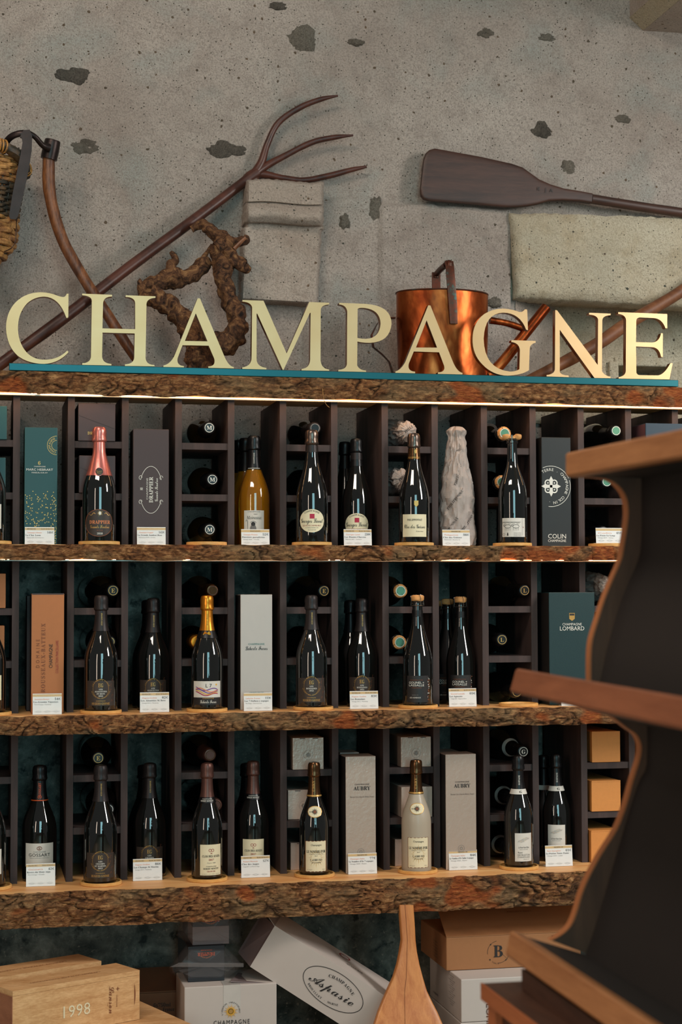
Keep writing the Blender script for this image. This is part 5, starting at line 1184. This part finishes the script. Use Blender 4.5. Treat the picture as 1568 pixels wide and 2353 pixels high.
# ================================================================== price cards
def pcard(row, x0, x1, yt, Y, price, band, brand, title, sub, label):
    z0 = ROWZ[row]+.0006+(COASTH if 'coaster' in label else 0); zt = P((x0+x1)/2, yt, Y).z; X0 = XA(x0, Y, z0); X1 = XA(x1, Y, z0); w = X1-X0; h = zt-z0
    t = thing('price_card', label, 'price card', ((X0+X1)/2, Y, z0))
    cx = (X0+X1)/2; tl = .10
    mb = MB(); c8 = lambda d0, d1: [(X0, Y+d0, z0), (X1, Y+d0, z0), (X1, Y+d1, z0), (X0, Y+d1, z0), (X0, Y+d0+tl*h, zt), (X1, Y+d0+tl*h, zt), (X1, Y+d1+tl*h, zt), (X0, Y+d1+tl*h, zt)]
    mb.hexa(c8(-.0012, 0)); part('clear_front', mb, 'acrylic', t)
    mb = MB(); mb.hexa(c8(.0003, .0011)); mb.box(X0, X1, Y+.0003, Y+.022, z0, z0+.0012); cp = part('card_paper', mb, 'card', t)
    p = Print(flat((cx, Y, z0), (1, 0, 0), Vector((0, tl, 1)), (0, -1, 0), .0000)); W2 = w/2; u = U
    p.f = (lambda x, z, k=0: (cx+x, Y+tl*z+.0003-.00012*(k+1), z0+z))
    p.rect(-W2, W2, h-7*u, h-1.5*u, 'band_gold', 0)
    if band:
        bs = band.split('|')
        if len(bs) == 2: p.text(bs[0], -W2*.55, h-4.3*u, 2.6*u, 'ink', 'b', W2*.62); p.text(bs[1], W2*.5, h-4.3*u, 2.6*u, 'ink', 'b', W2*.8)
        else: p.text(bs[0], 0, h-4.3*u, 2.6*u, 'ink', 'b', W2*.7)
    p.text(price, W2*.72, h-12*u, 4.8*u, 'ink', 'b', W2*.42); p.text(brand, -W2*.35, h-12.5*u, 3.2*u, 'ink_orange', 'n', W2*1.0)
    p.text(title, -W2*.95+W2*min(1.7, len(title)*.085)/2, h-18.5*u, 3.6*u, 'ink', 'b', W2*min(1.7, len(title)*.085)); p.text(sub, -W2*.3, h-24*u, 2.6*u, 'ink_grey', 'n', W2*1.15)
    for k in (-.62, 0, .62): p.ring(W2*k, 6.5*u, W2*.28, 2.4*u, .35*u, 'ink_grey', n=4); p.text('Chardonnay', W2*k, 6.5*u, 1.5*u, 'ink_grey', 'n', W2*.36)
    p.done(cp)
for a in ((1, 57, 125, 1211, -.045, '146\u20ac', 'PREMIER CRU|BLANC DE BLANCS', 'Champagne Hebrart', 'Le Clos Leon', 'Millesime 2018 - Dizy Premier Cru', '146 euro price card in front of the gold-dotted teal box'),
          (1, 315, 381, 1211, -.04, '143\u20ac', '', 'Champagne Drappier', 'La Grande Sendree Rose', 'Millesime 2018 - Urville', '143 euro price card in front of the dark brown box'),
          (1, 555, 620, 1216, -.04, '52\u20ac', 'BLANC DE BLANCS', 'Champagne Moineaux', 'Derriere paradisius', 'Vintage 2020 - Chouilly', '52 euro price card in front of the amber bottles'),
          (1, 791, 855, 1216, -.04, '250\u20ac', 'PREMIER CRU|BLANC DE NOIRS', 'Georges Laval', 'Les Hautes Chevres', 'Millesime 2021 - Cumieres', '250 euro price card in front of the slim dark bottles'),
          (1, 1018, 1081, 1217, -.05, '386\u20ac', 'PREMIER CRU', 'Philipponnat', 'Clos des Goisses', 'Millesime 2013 - Mareuil-sur-Ay', '386 euro price card in front of the tissue-wrapped bottle'),
          (1, 1371, 1433, 1213, -.06, '41\u20ac', '', 'Colin', 'La Fosse Le Loup', 'Vintage 2019 - Vertus', '41 euro price card standing on the rightmost coaster'),
          (2, 75, 142, 1594, -.075, '54\u20ac', '', 'Rousseaux Batteux', 'Les Grandes Vignoises', 'Non Vintage - Verzenay', '54 euro price card in front of the copper-brown box'),
          (2, 322, 389, 1591, -.055, '82\u20ac', 'PREMIER CRU|BLANC DE BLANCS', 'Hugues Godme', 'Les Alouettes St Bets', 'Vintage 2012 - Verzenay', '82 euro price card between the copper-brown box and gold-necked bottle'),
          (2, 561, 626, 1592, -.075, '113\u20ac', '', 'Laherte Freres', 'Les 7 Dallera y cepages', 'Non Vintage - Chavot-Courcourt', '113 euro price card in front of the silver box'),
          (2, 805, 870, 1588, -.065, '83\u20ac', 'PREMIER CRU|BLANC DE NOIRS', 'Hugues Godme', 'Les Romaines', 'Vintage 2012 - Verzenay', '83 euro price card right of the silver box'),
          (2, 1033, 1096, 1582, -.045, '65\u20ac', 'PREMIER CRU|BLANC DE NOIRS', 'Gounel Lassalle', 'Les Agneaux', 'Vintage 2020 - Chigny-Les-Roses', '65 euro price card in front of the cork-topped bottles'),
          (2, 1291, 1352, 1578, -.085, '48\u20ac', '', 'Lombard', 'Premier Cru', 'Vintage', 'price card mostly hidden by the tray, at the foot of the green box'),
          (3, 60, 127, 1985, -.055, '42\u20ac', 'GRAND CRU|BLANC DE BLANCS', 'Gossart', 'Revers du Mont Aigu', 'Non Vintage - Chouilly', '42 euro price card at the left of the lowest counter'),
          (3, 306, 373, 1974, -.03, '86\u20ac', 'GRAND CRU|BLANC DE NOIRS', 'Hugues Godme', 'Les Champs St Martin', 'Vintage 2013 - Verzenay', '86 euro price card in the third bay of the lowest rack'),
          (3, 555, 621, 1967, -.045, '127\u20ac', 'GRAND CRU|BLANC DE BLANCS', 'Robert Moncuit', 'Clos des Auges', 'Vintage 2017 - Le Mesnil-Sur-Oger', '127 euro price card on the lowest counter'),
          (3, 801, 867, 1961, -.055, '77\u20ac', 'PREMIER CRU', 'Champagne Aubry', "Le Nombre d'Or 7 cepages", 'Vintage 2020 - Reims', '77 euro price card in front of the left crinkled silver box'),
          (3, 1033, 1098, 1954, -.05, '84\u20ac', 'PREMIER CRU', 'Champagne Aubry', "Le Nombre d'Or Sable 4 cepages", 'Vintage 2020 - Reims', '84 euro price card in front of the right crinkled silver box'),
          (3, 1255, 1317, 1943, -.05, '61\u20ac', 'PREMIER CRU', 'Remi Georgeton', 'Le Poirier Notre Dame', 'Vintage 2022 - Ludes', '61 euro price card in front of the white-collared bottles')):
    pcard(*a)
# ================================================================== under the counter
def rbox(mb, A, ex, ey, lx, ly, z0, z1):
    """A: corner (x, y); ex, ey unit directions"""
    c = [Vector((A[0], A[1])), Vector((A[0], A[1]))+Vector(ex)*lx, Vector((A[0], A[1]))+Vector(ex)*lx+Vector(ey)*ly, Vector((A[0], A[1]))+Vector(ey)*ly]
    mb.hexa([(p.x, p.y, z0) for p in c]+[(p.x, p.y, z1) for p in c])
ang = radians(27.7); EX = Vector((-cos(ang), -sin(ang))); EY = Vector((-sin(ang), cos(ang)))
def wcase(A, z0, z1, label, L=.36, D=.108, front=None, top=None, ex=EX, ey=EY, name='wooden_wine_case'):
    t = thing(name, label, 'box', (A[0], A[1], z0))
    mb = MB(); rbox(mb, A, ex, ey, L, D, z0, z1-.012); part('body', mb, 'case_wood', t, smooth=False)
    mb = MB(); rbox(mb, A, ex, ey, L, D, z1-.0115, z1); part('sliding_lid', mb, 'case_wood', t, smooth=False)
    B = Vector(A[:2])+ex*L; mb = MB(); rbox(mb, B, ex, ey, .0015, D, z0+.001, z1-.013); part('end_panel', mb, 'case_end', t, smooth=False)
    n = (ey*-1); e3 = lambda v, z=0: Vector((v.x, v.y, z))
    if front: p = Print(flat((A[0], A[1], z0), e3(ex*-1), (0, 0, 1), e3(n), .0004)); front(p, L, z1-z0); p.done(t)
    if top: p = Print(flat((A[0], A[1], z1), e3(ex*-1), e3(ey), (0, 0, 1), .0004)); top(p, L, D); p.done(t, 'lid_print')
    return t
A1 = P(321, 2229, -.2); z1b = P(321, 2342, -.2).z
def F1(p, L, h):
    u = U; x = lambda px: (px-321)*1.15*u
    for i, ch in enumerate('1998'): p.text(ch, x(160)+(i*17-4)*u*1.1, h*.42+(i*.0), 25*u, 'paper_cream', 'n')
    p.text('Lanson', x(259), h*.50, 14*u, 'ink_brown', 's', 58*u, rot=-pi/2); p.text('CHAMPAGNE', x(270), h*.46, 3*u, 'ink_brown', 'n', 26*u, rot=-pi/2)
    p.text('+', x(272), h*.70, 12*u, 'ink_brown', 'b')
    p.poly([(x(309)+u*(3*sin(q*.35)), h*.30+q*h*.05) for q in range(0, 10)], 'ink_brown')
    p.text('1760', x(250), h*.42, 2.6*u, 'ink_brown', 'n', rot=-pi/2)
wcase(A1, z1b, A1.z, 'pale wooden wine case with gold year numerals, lying in front', .352, .108, F1, lambda p, L, D: p.text('LANSON VINTAGE COLLECTION', -L*.52, D*.42, 7*U, 'ink_brown', 'n', L*.55, rot=pi))
A2 = P(233, 2208, -.09)
wcase(A2, A2.z-.122, A2.z, 'second pale wooden wine case, right behind the one with the gold year', .36, .112, None, lambda p, L, D: p.text('LANSON VINTAGE COLLECTION', -L*.5, D*.45, 7*U, 'ink_brown', 'n', L*.6, rot=pi))
g1 = G(321, 2300, z1b-.001); g2 = G(440, 2353, z1b-.001); e3_ = Vector((g2.x-g1.x, g2.y-g1.y)).normalized(); f3_ = Vector((e3_.y, -e3_.x))
if f3_.x > 0: f3_ = -f3_
A3 = Vector((g1.x, g1.y))-e3_*.03
wcase(A3, z1b-.121, z1b-.001, 'lower wooden wine case lying crosswise beneath the one with the gold year', .40, .30, None, None, e3_, f3_)
mb = MB(); mb.box(-.16, .36, -.42, -.06, 0, z1b-.1225)
t = thing('support_carton', 'brown carton at the bottom of the pile, under the wooden wine cases', 'box', (.1, -.3, 0)); part('carton', mb, 'carton_brown', t)
mb = MB(); mb.box(-.20, .14, -.04, .16, 0, A2.z-.1225); t = thing('support_carton', 'brown carton standing under the second wooden wine case', 'box', (.0, .05, 0)); part('carton', mb, 'carton_brown', t)
def carton(X0, X1, Y0, Y1, z0, z1, mat, label, design=None, side=None, name='carton', open_=False):
    t = thing(name, label, 'carton', ((X0+X1)/2, Y0, z0)); mb = MB(); mb.box(X0, X1, Y0, Y1, z0, z1, .002); bo = part('body', mb, mat, t)
    p = Print(flat(((X0+X1)/2, Y0, z0), (1, 0, 0), (0, 0, 1), (0, -1, 0), .0004))
    if design: design(p, (X1-X0)/2, z1-z0)
    p.done(bo)
    if side: p = Print(flat((X0, Y0, z0), (0, -1, 0), (0, 0, 1), (-1, 0, 0), .0004)); side(p, Y1-Y0, z1-z0); p.done(bo, 'side_print')
    return t
def quadflap(t, name, pts, mat, th=.003):
    n = (Vector(pts[1])-Vector(pts[0])).cross(Vector(pts[3])-Vector(pts[0])).normalized()*th
    mb = MB(); mb.hexa([Vector(p) for p in pts]+[Vector(p)+n for p in pts]); part(name, mb, mat, t, smooth=False)
zt = P(370, 2281, .09).z; X0 = XA(318, .09, zt); X1 = XA(417, .09, zt)
def DB(p, w, h):
    u = U; p.text('6x750ml', 5*u, h-28*u, 9*u, 'ink', 'b', 40*u); p.text('France', 20*u, h-39*u, 9*u, 'ink', 'b', 27*u)
t = carton(X0, X1, .09, .30, 0, zt, 'carton_brown', 'brown carton marked 6x750ml between the wine cases and the white carton', DB)
quadflap(t, 'flap', [(X0, .09, zt+.001), (X1, .09, zt+.001), (X1-.004, .27, zt+.026), (X0, .27, zt+.026)], 'carton_brown')
Yw = -.10; zt = P(530, 2264, Yw).z; X0 = XA(424, Yw, zt); X1 = XA(636, Yw, zt); ZWC = zt
def DW(p, w, h):
    u = U; p.text('CHAMPAGNE', 2*u, h-82*u, 10*u, 'ink', 'n', 82*u, sp=1.3); p.sun(0, h-58*u, 4*u, 17*u, 22, 'ink_yellow', 1.6*u); p.disc(0, h-58*u, 5*u, 5*u, 'ink_gold', 16, 3)
    p.arc('VIGNERON INDEPENDANT', 0, h-58*u, 20*u, 3.4*u, 'ink', 95, 11)
t = carton(X0, X1, Yw, .08, 0, zt, 'carton_white', 'white carton printed with a yellow sun, under the plastic-wrapped boxes', DW)
mb = MB(); xm = XA(535, Yw, zt); mb.box(xm-.024, xm+.020, Yw-.0008, Yw, zt-.062, zt+.0008); mb.box(xm-.024, xm+.020, Yw, Yw+.05, zt, zt+.0008); part('tape', mb, 'tape', t)
quadflap(t, 'flap', [P(530, 2257, Yw+.02), P(634, 2262, Yw+.004), P(600, 2250, .03), P(548, 2237, .03)], 'lilac_box')
# plastic-wrapped dark boxes
def wrapped(x0, x1, yt, Yf, z0, label, sil, band, mats, h_split=None):
    zt = P((x0+x1)/2, yt, Yf).z; X0 = XA(x0, Yf, z0); X1 = XA(x1, Yf, z0)
    t = thing('wrapped_box', label, 'box', ((X0+X1)/2, Yf, z0)); t['_o'] = [(X0+X1)/2, Yf, z0]
    mb = MB(); mb.box(X0, X1, Yf, Yf+.22, z0, zt, .001); part('carton', mb, mats[0], t)
    if h_split: mb = MB(); mb.box(X0-.0005, X1+.0005, Yf-.0008, Yf+.1, z0, z0+(zt-z0)*h_split, .0005); part('lower_sleeve', mb, mats[1], t)
    p = Print(flat(((X0+X1)/2, Yf-.0006, z0), (1, 0, 0), (0, 0, 1), (0, -1, 0))); h = zt-z0; u = U
    p.text('DRAPPIER', 0, h-18*u, 8*u, 'ink_flame', 'b', 40*u, rot=pi); p.arc('CHAMPAGNE', 0, h-6*u, 20*u, 3*u, 'ink_orange', 270, 9, flip=False); p.text('MAISON FONDEE', 0, h-9*u, 2.4*u, 'ink_flame', 'n', 26*u, rot=pi); p.done(t)
    # film: crumpled bag with wide side fins
    mb = MB(); c = P(sum(s[0] for s in sil)/len(sil), sum(s[1] for s in sil)/len(sil), Yf-.012); vs = [c]; fs = []
    ring = []
    for i, (a, b) in enumerate(zip(sil, sil[1:]+sil[:1])):
        for k in range(4): ring.append((a[0]+(b[0]-a[0])*k/4, a[1]+(b[1]-a[1])*k/4))
    n = len(ring)
    cx, cy = sum(s[0] for s in sil)/len(sil), sum(s[1] for s in sil)/len(sil)
    for lv, (q, dy) in enumerate(((.45, -.010), (.75, -.008), (.92, .01), (1.0, .045), (.95, .09))):
        for j, (x, y) in enumerate(ring): vs.append(P(cx+(x-cx)*q, cy+(y-cy)*q, Yf+dy+.006*noise.noise((x*.06, y*.06, lv))-(.004 if j % 3 == 0 else 0)))
    for j in range(n): fs.append((0, 1+j, 1+(j+1) % n))
    for r in range(4):
        for j in range(n): fs.append((1+r*n+j, 1+(r+1)*n+j, 1+(r+1)*n+(j+1) % n, 1+r*n+(j+1) % n))
    mb.add(vs, fs); part('plastic_wrap', mb, 'plastic_film', t, smooth=True, angle=30)
    if band: mb = MB(); mb.hexa([P(x, y, Yf-.016) for x, y in band]+[P(x, y, Yf-.0165) for x, y in band]); part('seam', mb, 'plastic_film', t)
    return zt
zt1 = wrapped(432, 516, 2174, -.045, ZWC+.0008, 'dark box in clear plastic with upside-down orange lettering, standing on the white carton', [(388, 2222), (428, 2172), (520, 2174), (561, 2214), (560, 2222), (520, 2252), (428, 2254), (391, 2236)], [(391, 2222), (560, 2222), (560, 2213), (412, 2212)], ['slate_box'])
wrapped(443, 526, 2096, -.03, zt1+.0008, 'dark and lilac box in clear plastic, topmost of the pile on the white carton', [(405, 2150), (418, 2110), (440, 2092), (535, 2092), (552, 2130), (554, 2170), (520, 2169), (436, 2170)], None, ['slate_box', 'lilac_box'], .56)
# leaning white carton
TL = P(632, 2127, -.085); th = radians(31.5); ya = radians(17); c, s_ = cos(th), sin(th)
e = Vector((cos(ya)*c, -sin(ya)*c, -s_)); f = Vector((-cos(ya)*s_, sin(ya)*s_, -c)); d = Vector((sin(ya), cos(ya), 0))
La, Lb, Lg = .40, .124, .165
t = thing('leaning_carton', 'white carton with an oval script logo, leaning down against the pale wooden paddle', 'carton', tuple(TL+f*Lb+e*La*.5))
mb = MB(); mb.hexa([TL+f*Lb, TL+f*Lb+e*La, TL+f*Lb+e*La+d*Lg, TL+f*Lb+d*Lg, TL, TL+e*La, TL+e*La+d*Lg, TL+d*Lg]); part('body', mb, 'carton_white', t, smooth=False)
quadflap(t, 'flap', [TL, TL+f*Lb, P(547, 2188, .02), P(600, 2099, .05)], 'lilac_box', .002)
quadflap(t, 'flap', [TL+d*Lg, TL, TL-e*.04+d*.02+Vector((0, 0, .02)), TL+d*Lg-e*.05], 'carton_in', .002)
p = Print(flat(TL+e*La*.5+f*Lb*.5, e, -f, -d, .0004)); u = U
ox, oz = .012, .004
p.ring(ox, oz, 77*u, 40*u, 1.5*u, 'ink', n=60)
p.text('Aspasie', ox-2*u, oz-0*u, 21*u, 'ink', 's', 116*u); p.arc('CHAMPAGNE', ox+2*u, oz-62*u, 88*u, 7*u, 'ink', 84, 5.4, 'b'); p.arc('BROUILLET - MARNE', ox-8*u, oz+58*u, 89*u, 4.6*u, 'ink', 266, 3.3, 'b', flip=True)
p.done(t)
p = Print(flat(TL+e*La*.5+d*Lg*.5, e, d, Vector((0, 0, 1)), .0006)); p.text('DESSUS', .035, -.01, 9*u, 'ink', 'n', 42*u, rot=pi); p.ring(.0, .045, 15*u, 15*u, 3*u, 'ink_red', n=24); p.stroke([(-.012, .05), (.008, .04)], 3*u, 'ink'); p.done(t, 'top_print')
# pale paddle
t = thing('bread_peel', 'pale varnished wooden peel standing upright under the counter', 'peel', tuple(P(940, 2353, -.27)))
rows = [(2078, 916, 949, -.155), (2120, 919, 952, -.16), (2159, 922, 954, -.165), (2185, 918, 957, -.17), (2215, 912, 963, -.178), (2245, 903, 971, -.187), (2275, 889, 980, -.195), (2300, 878, 992, -.205), (2325, 868, 1005, -.215), (2353, 859, 1017, -.23), (2385, 851, 1026, -.24), (2420, 850, 1030, -.25), (2520, 856, 1026, -.28), (2680, 866, 1018, -.34)]
mb = MB(); secs = []
for y, a, b, Y in rows:
    A_, B_ = P(a, y, Y), P(b, y, Y); secs.append(((A_+B_)/2, (B_-A_)/2, (0, .0105, 0)))
mb.loft(secs, 28, 7); part('blade', mb, 'peel_wood', t, angle=50)
mb = MB(); sm = [(P(a+(b-a)*.46, y, Y-.0107)) for y, a, b, Y in rows]
mb.loft([(q, (.0004, 0, 0), (0, .0004, 0)) for q in sm], 6, 2); part('glue_joint', mb, 'ink_brown', t)
# kraft carton on white cartons
Yk = -.10; ck = P(1026, 2155, Yk); zk0 = P(1026, 2232, Yk).z; Xk1 = XA(1335, Yk, ck.z); bk = G(985, 2112, ck.z)
def DK(p, w, h):
    u = U; x = (1135-1026)*1.15*u-w
    p.text('B', x, h*.53, 28*u, 'ink', 'b', 23*u); p.ring(x+1*u, h*.5, 27*u, 26*u, .7*u, 'ink', 100, 190, 20); p.ring(x+1*u, h*.5, 27*u, 26*u, .7*u, 'ink', 265, 360, 20); p.stroke([(x+8*u, h*.46), (x+24*u, h*.26)], 1*u, 'ink')
    for a_, b_ in ((-18, 18), (-20, -17), (19, -19)): p.disc(x+a_*u, h*.5+b_*u, 1.6*u, 1.6*u, 'ink', 8, 2)
    p.arc('A TABLE', x+1*u, h*.5, 27*u, 3*u, 'ink', 245, 8, flip=True); p.text('B', x+135*u, h*.87, 9*u, 'ink', 'b')
t = carton(ck.x, Xk1, Yk, bk.y, zk0+.001, ck.z, 'carton_kraft', 'wide brown kraft carton with a round B emblem and a raised flap', DK, lambda p, D, h: [p.text('750 ml champagne brut', -D*.4, h*.2+i*.008, 2.6*U, 'ink', 'n', .05) for i in range(6)])
quadflap(t, 'flap', [(ck.x, Yk, ck.z), (Xk1, Yk, ck.z), P(1335, 2082, .06), P(1006, 2090, .06)], 'carton_kraft', .003)
p = Print(flat(P(1200, 2100, .03), (1, 0, 0), (0, .9, .3), (0, -.3, .9), .003)); p.text('COTE A OUVRIR', -.01, 0.0, .008, 'ink_brown', 'b', .07, rot=pi); p.done(t, 'flap_print')
cl = G(1060, 2251, zk0); bl_ = G(987, 2195, zk0); zl0 = P(1060, 2351, cl.y).z; Xl1 = cl.x+.30
def DL(p, w, h):
    u = U; p.text('LOMBARD', (1117-1060)*1.13*u-w, h-105*u, 11*u, 'ink', 'n', 95*u, rot=-pi/2)
def DLs(p, D, h):
    u = U
    for i in range(14): p.text('- - contenance 6 bouteilles -', -D*.28, h*.25+i*5*u, 2*u, 'ink', 'n', (.03+.02*((i*7) % 3))*1.0)
    p.text('LOMBARD', -D*.80, h*.18, 5*u, 'ink', 'n', .05)
carton(cl.x, Xl1, cl.y, min(bl_.y, .30), zl0+.001, zk0, 'carton_white', 'white carton directly under the brown kraft carton with the B emblem', DL, DLs)
carton(cl.x-.002, Xl1, cl.y, min(bl_.y, .30), 0, zl0, 'carton_white', 'lowest white carton beneath the other white carton at the bottom right')

# ================================================================== foreground display unit (runs out from the wall, towards the camera)
Ye = -2.3; DV = Vector((0, -1.15, -.015))
o1 = [(1320, 1096), (1367, 1097), (1402, 1103), (1427, 1123), (1440, 1149), (1443, 1180), (1440, 1211), (1433, 1255), (1427, 1287), (1408, 1331), (1389, 1378), (1374, 1425), (1361, 1469), (1357, 1510), (1357, 1570)]
i1 = [(1474, 1070), (1474, 1243), (1462, 1300), (1430, 1375), (1399, 1479), (1377, 1580)]
o2 = [(1400, 1640), (1440, 1672), (1458, 1684), (1468, 1698), (1473, 1718), (1469, 1747), (1455, 1792), (1439, 1850), (1417, 1907), (1382, 1962), (1353, 2016), (1337, 2055), (1324, 2099), (1311, 2128), (1292, 2147), (1268, 2161)]
i2 = [(1486, 1620), (1487, 1754), (1465, 1805), (1420, 1955), (1388, 2064), (1362, 2150), (1345, 2196)]
t = thing('display_stand', 'out-of-focus wooden bottle stand with wavy end panel and dark slanted trays, right foreground', 'stand', tuple(P(1400, 2200, Ye)))
def smooth2(pts, k=3):
    out = []
    for i in range(len(pts)-1):
        a, b, c_, d_ = pts[max(0, i-1)], pts[i], pts[i+1], pts[min(len(pts)-1, i+2)]
        for j in range(k):
            q = j/k; out.append(tuple(.5*((2*b[m_])+(c_[m_]-a[m_])*q+(2*a[m_]-5*b[m_]+4*c_[m_]-d_[m_])*q*q+(3*b[m_]-a[m_]-3*c_[m_]+d_[m_])*q**3) for m_ in (0, 1)))
    return out+[pts[-1]]
for oo, ii in ((o1, i1), (o2, i2)):
    oo = smooth2(oo)
    W1 = [P(x, y, Ye) for x, y in oo]; W2 = [P(x+14, y, Ye) for x, y in ii]
    mb = MB(); n1, n2 = len(W1), len(W2); poly = W1+W2[::-1]
    tri = tessellate_polygon([[Vector((q.x, q.z, 0)) for q in poly]]); N = len(poly); back = [q+Vector((0, .013, 0)) for q in poly]
    mb.add(poly+back, [tuple(a) for a in tri]+[tuple(b+N for b in a) for a in tri]+[(i, (i+1) % N, (i+1) % N+N, i+N) for i in range(N)]); part('end_panel', mb, 'end_panel', t, smooth=False)
    mb = MB(); vs = []
    for q in W1: vs += [q+Vector((-.0012, -.0006, 0)), q+Vector((-.0012, .014, 0)), q+Vector((.0016, .014, 0)), q+Vector((.0016, -.0006, 0))]
    mb.add(vs, [(4*i+a, 4*i+(a+1) % 4, 4*i+4+(a+1) % 4, 4*i+4+a) for i in range(n1-1) for a in range(4)]); part('edge_band', mb, 'end_edge', t, smooth=True, angle=60)
    ii = smooth2(ii); W3 = [P(x, y, Ye-.0005) for x, y in ii]
    mb = MB(); vs = []
    for q in W3: vs += [q, q+DV, q+DV+Vector((.012, 0, 0)), q+Vector((.012, 0, 0))]
    n = len(W3); mb.add(vs, [(4*i+a, 4*i+(a+1) % 4, 4*i+4+(a+1) % 4, 4*i+4+a) for i in range(n-1) for a in range(4)]+[(0, 1, 2, 3), (4*n-1, 4*n-2, 4*n-3, 4*n-4)]); part('back_panel', mb, 'dark_panel', t, smooth=True, angle=60)
def tray(tl, bl, mat, ang_, blen, name='tray_board', bth=.9, under=0):
    a, b = P(*tl, Ye), P(*bl, Ye); up = (a-b); h = up.length; up.normalize(); r = Vector((cos(ang_), 0, -sin(ang_)))
    bev = .003; w = .018
    pr = [b+r*bev, b+up*bev, a-up*bev, a+r*bev, a+r*w, b+r*w]
    mb = MB(); mb.prism(pr, DV); part('tray_lip', mb, mat, t, smooth=False)
    q0 = b+r*w+up*h*(1-bth); q1 = b+r*w+up*h*.93
    mb = MB(); mb.prism([q0, q1, q1+r*blen, q0+r*blen], DV); part(name, mb, 'dark_panel', t, smooth=False)
tray((1301, 1040), (1301, 1096), 'tray_lip', radians(2), .16)
tray((1187, 1535), (1172, 1590), 'tray_lip_red', radians(15), .19)
tray((1174, 2138), (1162, 2196), 'tray_lip', radians(18), .105)
q = Ye-.03; a = P(1199, 2222, q); zc = P(1107, 2259, Ye+.02).z
bt = thing('dark_wooden_riser', 'dark blurred wooden block between the lowest tray and the old crate', 'block', tuple(a))
mb = MB(); mb.prism([(a.x, q, zc+.001), (a.x, q, a.z-.002), (a.x+.10, q, a.z-.036), (a.x+.10, q, zc+.001)], DV*.9); part('block', mb, 'crate_wood', bt, smooth=False)
xc = P(1108, 2259, Ye+.02).x; ct = thing('old_crate', 'blurred old brown wooden chest with worn orange edge at the bottom right', 'crate', (xc, Ye, 0))
mb = MB()
for i in range(4): mb2 = MB(); x0_ = xc+.002+i*.11; mb2.box(x0_, x0_+.1085, Ye+.02-1.1, Ye+.02, zc-.020, zc-.0003*i, .001); part('plank', mb2, 'crate_wood', ct)
mb = MB(); mb.box(xc-.002, xc+.0015, Ye-1.08, Ye+.021, zc-.0215, zc+.0005, .001); part('worn_edge', mb, 'crate_edge', ct)
mb = MB(); mb.box(xc+.012, xc+.42, Ye-1.06, Ye+.008, .03, zc-.021); part('body', mb, 'crate_wood', ct)
for yy in (Ye-.03, Ye-.55, Ye-1.05): mb = MB(); mb.box(xc+.003, xc+.012, yy, yy+.035, 0, zc-.021); part('corner_post', mb, 'crate_edge' if yy > Ye-.1 else 'crate_wood', ct)
for o in list(bpy.data.objects):
    if '_o' in o: del o['_o']
